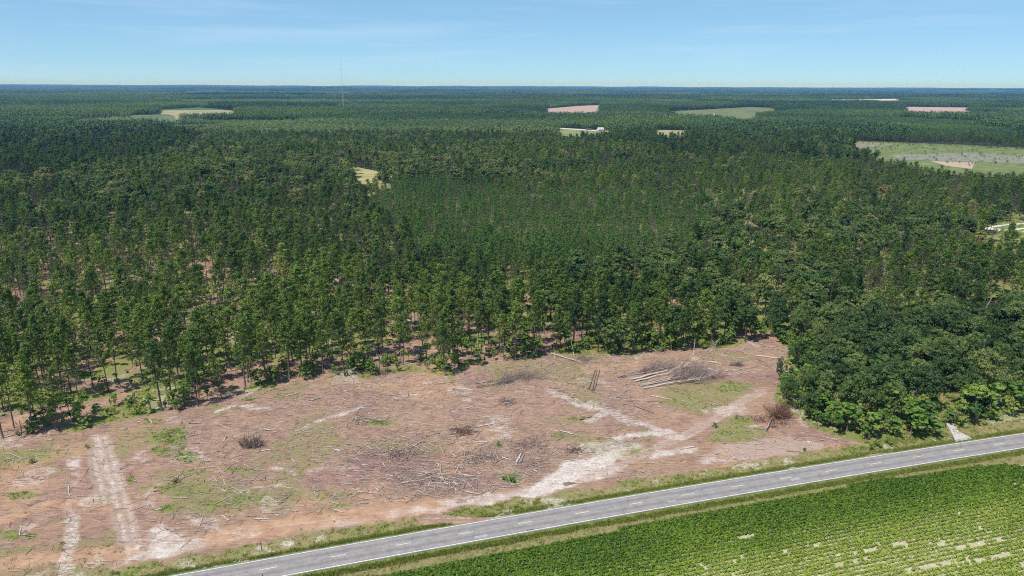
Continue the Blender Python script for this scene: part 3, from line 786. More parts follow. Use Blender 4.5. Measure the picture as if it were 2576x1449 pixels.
def scatter(name, sources, P_, rz, scl, tint, pick, label, kind_='stuff'):
    """one object: points carrying copies of the given meshes through geometry nodes"""
    n = len(P_)
    me = bpy.data.meshes.new(name)
    me.vertices.add(n); me.vertices.foreach_set('co', np.asarray(P_, np.float32).ravel())
    for an, ty, d in (('rot', 'FLOAT_VECTOR', np.c_[np.zeros(n), np.zeros(n), rz]), ('scl', 'FLOAT_VECTOR', scl), ('tint', 'FLOAT', tint)):
        a = me.attributes.new(an, ty, 'POINT'); a.data.foreach_set('vector' if ty == 'FLOAT_VECTOR' else 'value', np.asarray(d, np.float32).ravel())
    a = me.attributes.new('pick', 'INT', 'POINT'); a.data.foreach_set('value', np.asarray(pick, np.int32))
    o = mobj(name, me)
    ng = bpy.data.node_groups.new(name + '_nodes', 'GeometryNodeTree')
    ng.interface.new_socket('Geometry', in_out='INPUT', socket_type='NodeSocketGeometry')
    ng.interface.new_socket('Geometry', in_out='OUTPUT', socket_type='NodeSocketGeometry')
    gi, go = ng.nodes.new('NodeGroupInput'), ng.nodes.new('NodeGroupOutput')
    allj = ng.nodes.new('GeometryNodeJoinGeometry')
    for src in sources:
        g2i = ng.nodes.new('GeometryNodeGeometryToInstance')
        for ob in src:
            oi = ng.nodes.new('GeometryNodeObjectInfo'); oi.transform_space = 'ORIGINAL'
            oi.inputs['Object'].default_value = ob; oi.inputs['As Instance'].default_value = False
            ng.links.new(oi.outputs['Geometry'], g2i.inputs[0])
        ng.links.new(g2i.outputs[0], allj.inputs[0])
    ip = ng.nodes.new('GeometryNodeInstanceOnPoints')
    ip.inputs['Pick Instance'].default_value = True
    def attr(nm, ty):
        x = ng.nodes.new('GeometryNodeInputNamedAttribute'); x.data_type = ty; x.inputs['Name'].default_value = nm; return x.outputs['Attribute']
    ng.links.new(gi.outputs[0], ip.inputs['Points']); ng.links.new(allj.outputs[0], ip.inputs['Instance'])
    ng.links.new(attr('pick', 'INT'), ip.inputs['Instance Index'])
    e2r = ng.nodes.new('FunctionNodeEulerToRotation')
    ng.links.new(attr('rot', 'FLOAT_VECTOR'), e2r.inputs[0]); ng.links.new(e2r.outputs[0], ip.inputs['Rotation'])
    ng.links.new(attr('scl', 'FLOAT_VECTOR'), ip.inputs['Scale'])
    ng.links.new(ip.outputs['Instances'], go.inputs[0])
    md = o.modifiers.new('scatter', 'NODES'); md.node_group = ng
    return kind(o, kind_, label)
def loose(name, me):
    return bpy.data.objects.new(name, me)      # shape used only by a scatter

# ------------------------------------------------------------------ where the trees stand
def jgrid(y0, y1, cell, jit, margin=70, k=0.735, seed=1):
    r = np.random.default_rng(seed)
    ys = np.arange(y0, y1, cell)
    X, Y = [], []
    for i, y in enumerate(ys):
        w = k * y + margin
        xs = np.arange(-w, w, cell) + (i % 2) * cell * 0.5
        X.append(xs); Y.append(np.full(len(xs), y))
    X, Y = np.concatenate(X), np.concatenate(Y)
    return X + r.uniform(-jit, jit, len(X)) * cell, Y + r.uniform(-jit, jit, len(X)) * cell
def wobble(X, Y, a=14):
    return X + (fbm(X * 0.02, Y * 0.02, 81) - 0.5) * a * 2, Y + (fbm(X * 0.02, Y * 0.02, 82) - 0.5) * a * 2
def stand(X, Y, size=260.0):
    """plots of wood: each spot belongs to the nearest of a jittered grid of centres -> three random numbers per plot"""
    wx = X + (fbm(X * 0.006, Y * 0.006, 111) - 0.5) * size * 0.5; wy = Y + (fbm(X * 0.006, Y * 0.006, 112) - 0.5) * size * 0.5
    gx, gy = np.floor(wx / (size * 1.6)).astype(int), np.floor(wy / size).astype(int)
    best = np.full(X.shape, 1e18); a = np.zeros(X.shape); b = np.zeros(X.shape); c = np.zeros(X.shape)
    for dx in (-1, 0, 1):
        for dy in (-1, 0, 1):
            ix, iy = gx + dx, gy + dy
            h1, h2, h3 = TAB[ix & 255, iy & 255], TAB[(ix + 57) & 255, (iy + 31) & 255], TAB[(ix + 113) & 255, (iy + 77) & 255]
            d = ((ix + 0.15 + 0.7 * h1) * size * 1.6 - wx) ** 2 / 2.0 + ((iy + 0.15 + 0.7 * h2) * size - wy) ** 2
            m = d < best
            best = np.where(m, d, best); a = np.where(m, h3, a); b = np.where(m, (h1 * 7.3) % 1, b); c = np.where(m, (h2 * 5.7) % 1, c)
    return a, b, c
def classify(X, Y):
    """tree kind per spot: 0 none, 1 thinned pine, 2 pine, 3 young pine, 4 broadleaf, 5 front right broadleaf"""
    t, x = TOF(X, Y)
    px0, py0 = PROJ(X, Y, 0)
    px, py = PROJ(*wobble(X, Y), 12.0)
    k = np.full(len(X), 4)
    n = fbm(X * 0.012, Y * 0.012, 83); st_ = stand(X, Y)[0]
    k[(n > 0.53)] = 2
    k[(Y > 450) & (st_ > 0.62)] = 2
    k[inpoly(px, py, PINE3)] = 2
    k[inpoly(px, py, PINE2)] = 2
    k[inpoly(px, py, RPINE)] = 2
    k[inpoly(px, py, YOUNG)] = 3
    k[inpoly(px, py, THIN)] = 1
    k[inpoly(px, py, RIGHT)] = 5
    k[inpoly(px0, py0, CLEAR) | inpoly(px0, py0, BARE)] = 0
    k[(t < 12) & (x < 60)] = 0
    k[t < 8.5] = 0
    return k
TOPS = []          # every planted spot with its kind
def plant(kinds, cell, jit, y0, y1, prob, seed, top, extra=None):
    X, Y = jgrid(y0, y1, cell, jit, seed=seed)
    k = classify(X, Y)
    r = np.random.default_rng(seed + 1)
    ok = np.isin(k, kinds) & (r.random(len(X)) < (prob(X, Y) if callable(prob) else prob))
    ok &= ~in_field(X, Y, (0, top * 0.35, top * 0.7, top * 1.05))
    if extra is not None:
        ok &= extra(X, Y)
    return X[ok], Y[ok]
NEAR_Y = 1150
thinX, thinY = plant([1], 6.0, 0.30, 130, 700, lambda X, Y: 0.93 - 0.75 * sst(0.60, 0.70, fbm(X * 0.035, Y * 0.035, 85)), 11, 19)
pineX, pineY = plant([2], 5.6, 0.42, 130, NEAR_Y, 0.96, 12, 16.5)
youngX, youngY = plant([3], 3.9, 0.36, 300, NEAR_Y, 0.97, 13, 14)
oakX, oakY = plant([4], 6.2, 0.45, 130, NEAR_Y, 0.97, 14, 16)
rtX, rtY = plant([5], 7.6, 0.36, 130, 420, 0.98, 15, 14, lambda X, Y: TOF(X, Y)[0] > 14)
# a few pines among broadleaves and the reverse
def mixin(X, Y, p, seed):
    m = np.random.default_rng(seed).random(len(X)) < p
    return m
m = mixin(oakX, oakY, 0.18, 21); pX2, pY2 = oakX[m], oakY[m]; oakX, oakY = oakX[~m], oakY[~m]
m = mixin(pineX, pineY, 0.14, 22); oX2, oY2 = pineX[m], pineY[m]; pineX, pineY = pineX[~m], pineY[~m]
PX = np.r_[thinX, pineX, pX2]; PY = np.r_[thinY, pineY, pY2]; PK = np.r_[np.ones(len(thinX)), np.full(len(pineX), 2), np.full(len(pX2), 3)]
OX = np.r_[rtX, oakX, oX2]; OY = np.r_[rtY, oakY, oY2]; OK_ = np.r_[np.full(len(rtX), 5), np.full(len(oakX), 4), np.full(len(oX2), 4)]

LAND = [(60, 1090, 'near the left frame edge'), (300, 1070, 'beyond the sandy wheel ruts'), (450, 1050, 'beyond the big green weed patch'), (632, 1010, 'beyond the round stump pile'), (760, 960, 'beyond the white sand patch'),
        (950, 930, 'by the dark stump heap at the wood edge'), (1100, 930, 'by the leafy bushes at the wood edge'), (1275, 920, 'beyond the long grey brush windrow'), (1420, 890, 'by the leaning pale log'), (1540, 890, 'beyond the three parallel logs'),
        (1680, 885, 'beyond the heap of felled trees'), (1800, 870, 'by the bent yellowish saplings'), (1930, 860, 'at the far corner of the clearing'), (2050, 960, 'at the wooded right end of the clearing'), (2150, 1080, 'above the red brush pile'),
        (2300, 1080, 'beside the mouth of the gravel driveway'), (2480, 1040, 'past the gravel driveway')]
def where(x, y):
    return min(LAND, key=lambda l: (l[0] - x) ** 2 + ((l[1] - y) * 1.5) ** 2)[2]
LAND2 = [(150, 640, 'near the left frame edge'), (450, 620, 'left of middle, behind the thinned pines'), (800, 660, 'behind the thinned pines below the yellow meadow'), (1100, 680, 'just below the young plantation'), (1400, 720, 'between young plantation and clearing'), (1250, 830, 'right behind the front pines in the middle'),
         (1550, 820, 'behind the front pines beyond the parallel logs'), (1800, 830, 'behind the far corner of the clearing'), (1700, 700, 'right of the young plantation'), (1950, 720, 'behind the bent saplings, deep in the wood'), (2100, 700, 'behind the roadside wood'), (2350, 690, 'behind the roadside wood near the dark pine gap'), (2520, 680, 'close to the right frame edge'), (2000, 620, 'in the mixed wood right of middle'), (2400, 610, 'just in front of the sandy lot at right')]
ORD = ['first', 'second', 'third', 'fourth', 'fifth', 'sixth', 'seventh', 'eighth', 'ninth', 'tenth', 'eleventh', 'twelfth', 'thirteenth', 'fourteenth', 'fifteenth', 'sixteenth', 'seventeenth', 'eighteenth', 'nineteenth', 'twentieth']
def pick_near(X, Y, n, maxy=1e9):
    px, py = PROJ(X, Y, 8)
    d = np.hypot(X, Y) + np.where((px < -30) | (px > 2606) | (py > 1480), 1e6, 0)
    o = np.argsort(d)
    o = o[d[o] < min(maxy, 9e5)][:n]
    m = np.zeros(len(X), bool); m[o] = True
    return m
def tone(X, Y, base, amp, seed, jit=0.16):
    r = np.random.default_rng(seed)
    return np.clip(base + amp * (fbm(X * 0.02, Y * 0.02, seed % 50) - 0.5) * 2 + r.normal(0, jit, len(X)), 0, 1)
def edge_dist(X, Y):
    return seg_dist(X, Y, GP(EDGE_LINE[1:26]))

# --- pines
pt = tone(PX, PY, 0.33, 0.2, 31)
sP = stand(PX, PY); pt = np.clip(pt + np.where(PY > 430, (sP[1] - 0.5) * 0.25, 0), 0, 1); pt = np.where(PK == 1, np.clip(pt + 0.10, 0, 1), pt)
near = pick_near(PX, PY, 300)
ids = np.nonzero(near)[0]
ed = edge_dist(PX[ids], PY[ids])
ppx, ppy = PROJ(PX[ids], PY[ids], 0)
front = (ed < 7.5) & (ppx > -20) & (ppx < 1960)
cnt = {}
order = ids[np.argsort(ppx)]
fr = dict(zip(ids, front)); pxx = dict(zip(ids, ppx)); pyy = dict(zip(ids, ppy)); edd = dict(zip(ids, ed))
for i in order:
    r = random.Random(int(i))
    if fr[i]:
        w = where(pxx[i], pyy[i]); k = cnt.get(w, 0); cnt[w] = k + 1
        lab = f'{ORD[k]} pine from the left in the front row {w}'; grp = 'front row pines along the clearing'
    else:
        dense = PK[i] != 1
        tone_ = 'dark green' if pt[i] < 0.38 else ('mid green' if pt[i] < 0.62 else 'yellowish green')
        depth = 'just behind the front row' if edd[i] < 22 else ('deeper in the stand' if edd[i] < 60 else 'far back in the stand')
        side = where(pxx[i], 930)
        if pxx[i] > 1990:
            lab, grp = f'{tone_} pine standing among the broadleaf trees of the right-hand wood', 'pines in the right-hand wood'
        else:
            lab = f'{tone_} {"crowded" if dense else "well spaced"} pine {depth} {side}'; grp = lab.replace('pine ', 'pines ', 1)
    K_PINE.place(r.randrange(9), (PX[i], PY[i], -0.1), r.uniform(0, 6.28), (lambda s: (s * r.uniform(0.82, 1.22), s * r.uniform(0.82, 1.22), s))(r.uniform(0.78, 1.14)), pt[i], ' '.join(lab.split()[:16]), 'pine tree', grp, (r.gauss(0, 0.03), r.gauss(0, 0.03)))
far = ~near
r = np.random.default_rng(41)
def scl(n, r, lo=0.76, hi=1.16, w=0.2):
    s = r.uniform(lo, hi, n)
    return np.stack([s * r.uniform(1 - w, 1 + w, n), s * r.uniform(1 - w, 1 + w, n), s], -1)
psrc = [K_PINE.first[i][1] for i in sorted(K_PINE.first)]
n = int(far.sum())
scatter('pine_forest', psrc, np.c_[PX[far], PY[far], np.full(n, -0.1)], r.uniform(0, 6.28, n), scl(n, r) * np.where(PY[far] > 430, 0.72 + 0.45 * sP[2][far], 1.0)[:, None], pt[far], r.integers(0, len(psrc), n), 'the farther pines of the wood')

# --- broadleaf trees
ot = tone(OX, OY, 0.36, 0.30, 33, 0.15)
sO = stand(OX, OY); ot = np.clip(ot + np.where(OY > 430, (sO[1] - 0.5) * 0.3, 0) + 0.30 * sst(0.62, 0.75, fbm(OX * 0.03, OY * 0.03, 117)), 0, 1); ot = np.where(OK_ == 5, np.clip(np.random.default_rng(88).choice([0.10, 0.2, 0.32, 0.45, 0.6], len(OX), p=[0.25, 0.25, 0.2, 0.18, 0.12]) + (ot - 0.35) * 0.4, 0, 1), ot)
near = pick_near(OX, OY, 300)
ids = np.nonzero(near)[0]
opx, opy = PROJ(OX, OY, 6)
rim = seg_dist(OX, OY, GP(EDGE_LINE[24:38])); step_ = np.where(OK_ == 5, np.clip(0.42 + rim / 30, 0.42, 1.0), 1.0)     # the roadside wood steps down to its rim
ot = np.where((OK_ == 5) & (rim < 12), np.clip(ot + 0.14, 0, 0.72), ot)
for i in ids[np.argsort(opx[ids])]:
    r = random.Random(1000 + int(i))
    dist = math.hypot(OX[i], OY[i])
    tone_ = 'dark green' if ot[i] < 0.3 else ('olive green' if ot[i] < 0.62 else ('yellowish' if ot[i] < 0.85 else 'brownish'))
    if OK_[i] == 5:
        w = where(opx[i], min(opy[i], 1085)); lab = f'{tone_} broadleaf tree with dense rounded crown {w}'
    else:
        w = min(LAND2, key=lambda l: (l[0] - opx[i]) ** 2 + ((l[1] - opy[i]) * 2) ** 2)[2]
        lab = f'{tone_} broadleaf tree mixed among pines {w}'
    (K_DENSE if OK_[i] == 5 else K_OAK).place(r.randrange(63), (OX[i], OY[i], -0.1), r.uniform(0, 6.28), (lambda s: (s, s * r.uniform(0.9, 1.1), (0.45 * s + 0.5) * r.uniform(0.85, 1.15)))(r.uniform(0.72, 1.35) * step_[i] if OK_[i] == 5 else r.uniform(0.75, 1.25)), ot[i], ' '.join(lab.split()[:16]), 'tree', lab.replace('tree ', 'trees ', 1))
far = ~near
r = np.random.default_rng(43)
osrc = [K_OAK.first[i][1] for i in sorted(K_OAK.first)]
n = int(far.sum())
scatter('broadleaf_forest', osrc, np.c_[OX[far], OY[far], np.full(n, -0.1)], r.uniform(0, 6.28, n), scl(n, r, 0.68, 1.28, 0.15) * np.where(OY[far] > 430, 0.78 + 0.4 * sO[2][far], 1.0)[:, None], ot[far], r.integers(0, len(osrc), n), 'the farther broadleaf trees of the wood')

# --- young plantation pines in the middle of the wood
ypx, ypy = PROJ(youngX, youngY, 8)
def ylab(i):
    w = 'left end, below the small yellow meadow' if ypx[i] < 1080 else ('left part' if ypx[i] < 1250 else ('lower tip pointing at the clearing' if ypy[i] > 640 else ('middle part' if ypx[i] < 1480 else ('right part' if ypx[i] < 1640 else 'right end'))))
    c = 'darker' if yt[i] < 0.38 else ('bright' if yt[i] < 0.6 else 'yellowish')
    lab = f'{c} green slim pine in the young plantation, {w}'
    return lab, 'young pine', lab.replace('pine', 'pines', 1)
yt = tone(youngX, youngY, 0.45, 0.2, 35, 0.12)
near = pick_near(youngX, youngY, 300)
for i in np.nonzero(near)[0]:
    r = random.Random(5000 + int(i))
    K_YOUNG.place(r.randrange(4), (youngX[i], youngY[i], -0.1), r.uniform(0, 6.28), (lambda s: (s, s, s * r.uniform(0.92, 1.08)))(r.uniform(0.85, 1.12)), yt[i], *ylab(i))
far = ~near
ysrc = [K_YOUNG.first[i][1] for i in sorted(K_YOUNG.first)]
r = np.random.default_rng(45)
n = int(far.sum())
scatter('young_pine_forest', ysrc, np.c_[youngX[far], youngY[far], np.full(n, -0.1)], r.uniform(0, 6.28, n), scl(n, r, 0.85, 1.12), yt[far], r.integers(0, len(ysrc), n), 'the farther young plantation pines')

# --- bare grey trees
for k, (x, y, h, lab) in enumerate([(2215, 735, 1.15, 'grey leafless tree with drooping limbs among pines at the right'), (1945, 690, 0.9, 'pale bare trunk rising inside the broadleaf wood right of centre'), (662, 560, 1.0, 'pale leafless tree in the hardwood left of centre'),
                                    (1160, 420, 1.0, 'leftmost grey leafless tree beyond the small yellow meadow'), (1185, 415, 0.9, 'middle grey leafless tree beyond the small yellow meadow'), (1240, 410, 1.1, 'rightmost grey leafless tree beyond the small yellow meadow'), (1030, 600, 0.9, 'grey leafless tree just below the young plantation')]):
    p = G(x, y, 4)
    K_BARE.place(k, (p[0], p[1], -0.1), k * 1.3, (h, h, h * 1.05), 0.75, lab, 'dead tree')
bsrc = [K_BARE.first[i][1] for i in sorted(K_BARE.first)]
gx, gy = jgrid(300, NEAR_Y, 14, 0.45, seed=51)
gpx, gpy = PROJ(gx, gy, 9)
r = np.random.default_rng(52)
gm = (classify(gx, gy) == 4) & ((r.random(len(gx)) < 0.05) | (inpoly(gpx, gpy, [(1090, 375), (1180, 350), (1330, 360), (1320, 400), (1180, 405)]) & (r.random(len(gx)) < 0.95))) & ~in_field(gx, gy, (0, 7, 13))
n = int(gm.sum())
scatter('bare_woods', bsrc, np.c_[gx[gm], gy[gm], np.full(n, -0.1)], r.uniform(0, 6.28, n), scl(n, r, 0.85, 1.2), np.full(n, 0.6), r.integers(0, len(bsrc), n), 'grey leafless trees scattered through the far wood')

# --- saplings and shrubs along the wood edge and under the pines
def along_edge(npts, seed, lo, hi, part):
    r = np.random.default_rng(seed)
    E_ = GP(EDGE_LINE[part[0]:part[1]])
    L = np.r_[0, np.cumsum(np.linalg.norm(np.diff(E_, axis=0), axis=1))]
    s = r.uniform(0, L[-1], npts)
    x = np.interp(s, L, E_[:, 0]); y = np.interp(s, L, E_[:, 1])
    tx = np.interp(s + 0.5, L, E_[:, 0]) - np.interp(s - 0.5, L, E_[:, 0]); ty = np.interp(s + 0.5, L, E_[:, 1]) - np.interp(s - 0.5, L, E_[:, 1])
    l_ = np.hypot(tx, ty) + 1e-9
    d = r.uniform(lo, hi, npts)
    return x - ty / l_ * d, y + tx / l_ * d
def shade_word(t):
    return 'dark green' if t < 0.33 else ('fresh green' if t < 0.66 else 'yellow green')
used = {}
def place_bush(kindobj, i, x, y, s, tint, noun, what, cat, seed):
    r = random.Random(seed)
    px, py = PROJ(np.array([x]), np.array([y]), 1.0)
    lab = f'{shade_word(tint)} {noun} {what} {where(float(px[0]), float(py[0]))}'
    size = 'tall ' if s > 1.25 else ('small ' if s < 0.8 else '')
    lab = size + lab
    kindobj.place(i, (x, y, -0.08), r.uniform(0, 6.28), (s * r.uniform(0.85, 1.2), s * r.uniform(0.85, 1.2), s), tint, ' '.join(lab.split()[:16]), cat, lab + ' group')
r = np.random.default_rng(61)
ex, ey = along_edge(125, 62, 0.3, 10, (1, 25))
k = 0
for x, y in zip(ex, ey):
    s = r.uniform(0.55, 1.6); tint = float(np.clip(r.normal(0.62, 0.2), 0, 1))
    place_bush(K_SHRUB, k, x, y, s, tint, 'leafy shrub', 'at the foot of the pines', 'shrub', 600 + k); k += 1
ex, ey = along_edge(95, 63, 1.5, 18, (1, 25))
for x, y in zip(ex, ey):
    s = r.uniform(0.6, 1.2); tint = float(np.clip(r.normal(0.58, 0.18), 0, 1))
    place_bush(K_SAP, k, x, y, s, tint, 'sapling', 'under the front pines', 'sapling', 800 + k); k += 1
ex, ey = along_edge(34, 64, 1.0, 10, (17, 25))
for x, y in zip(ex, ey):
    s = r.uniform(0.9, 1.5); tint = float(np.clip(r.normal(0.66, 0.14), 0, 1))
    place_bush(K_SAP, k, x, y, s, tint, 'sapling', 'crowding the far wood edge', 'sapling', 900 + k); k += 1
ex, ey = along_edge(64, 65, 0.8, 7, (24, 38))
for x, y in zip(ex, ey):
    s = r.uniform(1.0, 2.1); tint = float(np.clip(r.normal(0.42, 0.2), 0, 1))
    place_bush(K_SHRUB, k, x, y, s, tint, 'vine-covered bush', 'skirting the wood', 'bush', 1000 + k); k += 1
ex, ey = along_edge(26, 66, 4.0, 9, (24, 38))
for x, y in zip(ex, ey):
    s = r.uniform(1.0, 1.7); tint = float(np.clip(r.normal(0.36, 0.18), 0, 1))
    place_bush(K_SAP, k, x, y, s, tint, 'young tree', 'in the wood edge', 'young tree', 1100 + k); k += 1
for (x, y, s, tint, lab) in ((1285, 1213, 0.75, 0.35, 'green weedy clump beside the hole near the sandy turnout'), (1268, 1208, 0.5, 0.3, 'small green clump left of the weedy clump near the sandy turnout'), (1255, 1122, 0.6, 0.4, 'lone green sprout bush in the middle of the brown slash'),
                             (2411 * 0.8385 + 2, 1135, 0.5, 0.15, 'small dark green bush alone on the bare verge strip'), (2210, 1123, 0.9, 0.55, 'bright green low bush on the verge left of the driveway'), (2190, 1127, 0.7, 0.5, 'low bush at the left end of the verge bushes'), (2235, 1118, 0.9, 0.5, 'low bush on the verge nearest the driveway'),
                             (440, 1215, 0.6, 0.2, 'dark scrubby bush left of the dug hole in the weeds'), (220, 1128, 0.5, 0.3, 'small scrub left of the sandy wheel ruts'), (80, 1165, 0.6, 0.25, 'dark scrub on the weedy strip near the left frame edge'), (1800, 1075, 0.7, 0.35, 'scrubby bush beside the haul track below the wood'), (1850, 1055, 0.6, 0.6, 'yellowish weeds clump between haul track and red brush')):
    p = G(x, y)
    K_SHRUB.place(k, (p[0], p[1], -0.08), k, (s, s, s * 0.8), tint, lab, 'shrub'); k += 1
for (x, y, s, tint, lab) in ((2000, 915, 1.5, 0.62, 'fresh green bushy tree at the left corner of the roadside wood'), (1990, 985, 1.5, 0.30, 'dark blue-green rounded tree at the left end of the roadside wood'), (2035, 985, 1.6, 0.66, 'bright green rounded tree behind the dark blue-green one'),
                             (2075, 1050, 1.4, 0.40, 'soft green vine-covered tree behind the red brush'), (2130, 1085, 1.5, 0.45, 'green vine-covered tree on the front slope of the roadside wood'), (2240, 1060, 1.9, 0.70, 'bright green dome of vines in the middle of the roadside wood front'), (2190, 1098, 1.3, 0.62, 'low bright green tangle at the foot of the roadside wood'),
                             (2290, 1095, 1.5, 0.5, 'green tangle beside the dark gap of the driveway'), (2445, 1050, 1.8, 0.72, 'bright green bush right of the gravel driveway'), (2500, 1040, 1.7, 0.55, 'leafy tree overhanging the verge past the driveway'), (2330, 1085, 1.6, 0.2, 'dark leafy tree left of the driveway mouth'), (2555, 1035, 1.7, 0.35, 'leafy tree at the right frame edge above the verge')):
    p = G(x, y)
    K_SAP.place(k, (p[0], p[1], -0.1), k * 0.7, (s * 1.55, s * 1.55, s), tint, lab, 'tree'); k += 1
# the remaining undergrowth deeper in
ux, uy = jgrid(150, 480, 3.3, 0.5, seed=67)
uk = classify(ux, uy)
um = np.isin(uk, (1, 2, 5)) & (fbm(ux * 0.06, uy * 0.06, 51) > 0.40) & (np.random.default_rng(68).random(len(ux)) < np.where(edge_dist(ux, uy) < 45, 0.42, 0.8))
ssrc = [K_SHRUB.first[i][1] for i in sorted(K_SHRUB.first)] + [K_SAP.first[i][1] for i in sorted(K_SAP.first)][:2]
n = int(um.sum()); r = np.random.default_rng(69)
scatter('undergrowth', ssrc, np.c_[ux[um], uy[um], np.full(n, -0.1)], r.uniform(0, 6.28, n), scl(n, r, 0.5, 1.35), np.clip(r.normal(0.66, 0.18, n), 0, 1), r.integers(0, len(ssrc), n), 'low leafy undergrowth beneath the pines')

# ------------------------------------------------------------------ far forest: patches of small trees
def patch(seed, size, ntree, quads, mat, R=3.2, h=14, leaf=1.7):
    r = np.random.default_rng(seed)
    g = int(math.ceil(math.sqrt(ntree)))
    i = np.arange(g * g)
    cx = ((i % g) + 0.5 + r.uniform(-0.4, 0.4, g * g)) / g * size - size / 2
    cy = ((i // g) + 0.5 + r.uniform(-0.4, 0.4, g * g)) / g * size - size / 2
    hh = h * r.uniform(0.72, 1.18, g * g); RR = R * r.uniform(0.75, 1.3, g * g)
    n = g * g * quads
    d = unit(r.normal(size=(n, 3)) + np.array([0, 0, 0.35]))
    lumps = 1 + 0.25 * np.sin(d[:, 0] * 5 + np.repeat(r.random(g * g) * 6, quads)) * np.cos(d[:, 1] * 4 + d[:, 2] * 3)
    c = np.stack([np.repeat(cx, quads) + d[:, 0] * np.repeat(RR, quads) * lumps, np.repeat(cy, quads) + d[:, 1] * np.repeat(RR, quads) * lumps,
                  np.repeat(hh, quads) * (0.62 + 0.38 * d[:, 2] * lumps)], -1)
    nrm = d + r.normal(size=(n, 3)) * 0.28 + np.array([0, 0, 0.35])
    sz = r.uniform(0.7, 1.3, n) * leaf
    v = leaf_quads(c, nrm, sz, sz, r)
    return quads_mesh('forest_patch', v, mat, 0.05 + np.repeat(r.random(g * g), quads) * 0.42 + r.random(n) * 0.12)
def far_forest(name, y0, y1, cell, variants_p, variants_o, seed, top, label, zscale=1.0):
    X, Y = jgrid(y0, y1, cell, 0.12, margin=cell * 3, k=0.745, seed=seed)
    r = np.random.default_rng(seed)
    tests = np.zeros(len(X), bool)
    for ox in (-0.4, 0.4):
        for oy in (-0.4, 0.4, 0.0):
            tests |= in_field(X + ox * cell, Y + oy * cell, (0, top * 0.5, top))
    ok = ~tests
    X, Y = X[ok], Y[ok]
    s = 900 / cell
    sa, sb, sc2 = stand(X, Y, 330.0 if cell < 60 else 700.0)
    pine_ = sa > 0.5
    px, py = PROJ(X, Y, 10)
    pine_ |= inpoly(px, py, PINE3)
    for nm, m, vs, base in ((name.replace('distant', 'distant_pine'), pine_, variants_p, 0.34), (name.replace('distant', 'distant_mixed'), ~pine_, variants_o, 0.46)):
        n = int(m.sum())
        tn = np.clip(base + 0.5 * (fbm(X[m] * 0.004, Y[m] * 0.004, 93) - 0.5) + 0.34 * (sb[m] - 0.5) + r.normal(0, 0.05, n), 0, 0.85)
        hz = 0.5 + 1.0 * sc2[m]
        src = [[loose('forest_patch', v)] for v in vs]
        rot = r.integers(0, 4, n) * math.pi / 2
        scatter(nm, src, np.c_[X[m], Y[m], np.full(n, -0.3)], rot, np.stack([np.ones(n) * 1.06, np.ones(n) * 1.06, hz * zscale], -1), tn, r.integers(0, len(src), n), label)
PP = [patch(700 + i, 30, 30, 30, M_PINE, 2.7, 15, 1.5) for i in range(4)]
PO = [patch(720 + i, 30, 25, 34, M_LEAF, 3.6, 14, 1.7) for i in range(4)]
far_forest('distant_forest', NEAR_Y, 4200, 30, PP, PO, 71, 15, 'distant wood running toward the horizon')
QP = [patch(740 + i, 110, 196, 16, M_PINE, 4.2, 15, 3.2) for i in range(3)]
QO = [patch(760 + i, 110, 170, 18, M_LEAF, 5.0, 14, 3.4) for i in range(3)]
far_forest('distant_woods', 4200, 15000, 110, QP, QO, 73, 14, 'hazy wood near the horizon')
# beyond that the canopy is one rolling sheet
M_CANOPY = field_mat('far_canopy', (0.018, 0.034, 0.018), (0.05, 0.065, 0.03), 0.004)
ys = np.geomspace(14800, 28600, 60); xs = np.linspace(-0.85, 0.85, 420)
YY, XX = np.meshgrid(ys, xs, indexing='ij'); XX = XX * YY
ZZ = 8 + 44 * (fbm(XX * 0.0009, YY * 0.0002, 96) - 0.35) * np.clip(YY / 15000, 1, 2.2) + 10 * RNG.random(XX.shape)
ii = np.arange(XX.size).reshape(XX.shape)
ff = np.stack([ii[:-1, :-1], ii[:-1, 1:], ii[1:, 1:], ii[1:, :-1]], -1).reshape(-1, 4)
kind(mobj('horizon_hills', mesh_np('horizon_hills', np.stack([XX, YY, ZZ], -1).reshape(-1, 3), ff, [M_CANOPY])), 'structure')

# ------------------------------------------------------------------ far fields
def hull(p):
    p = sorted(map(tuple, p))
    def half(pp):
        h = []
        for q in pp:
            while len(h) > 1 and (h[-1][0] - h[-2][0]) * (q[1] - h[-2][1]) - (h[-1][1] - h[-2][1]) * (q[0] - h[-2][0]) <= 0:
                h.pop()
            h.append(q)
        return h[:-1]
    return np.array(half(p) + half(p[::-1]))
FM = {'tan_far': ('ploughed_field', (0.34, 0.235, 0.185), (0.44, 0.32, 0.26), 0.03), 'green_far': ('pasture', (0.10, 0.13, 0.05), (0.19, 0.20, 0.09), 0.02), 'tan_right': ('ploughed_field', (0.36, 0.25, 0.20), (0.45, 0.34, 0.28), 0.03),
      'yard': ('yard_lawn', (0.15, 0.19, 0.065), (0.27, 0.28, 0.12), 0.05), 'yellow_mid': ('hay_meadow', (0.24, 0.23, 0.10), (0.36, 0.33, 0.16), 0.05), 'meadow': ('meadow', (0.27, 0.25, 0.11), (0.40, 0.36, 0.17), 0.06),
      'left_green': ('crop_field', (0.06, 0.12, 0.04), (0.09, 0.16, 0.05), 0.01), 'left_tan': ('stubble_field', (0.20, 0.20, 0.10), (0.40, 0.34, 0.20), 0.012), 'left_low_green': ('crop_field', (0.08, 0.12, 0.05), (0.17, 0.19, 0.09), 0.01),
      'sliver': ('crop_field', (0.06, 0.11, 0.04), (0.09, 0.15, 0.05), 0.02), 'left_yellow': ('hay_meadow', (0.3, 0.3, 0.12), (0.42, 0.38, 0.18), 0.02), 'forest_road': ('forest_road', (0.45, 0.40, 0.34), (0.55, 0.5, 0.42), 0.05)}
zf = 0.0
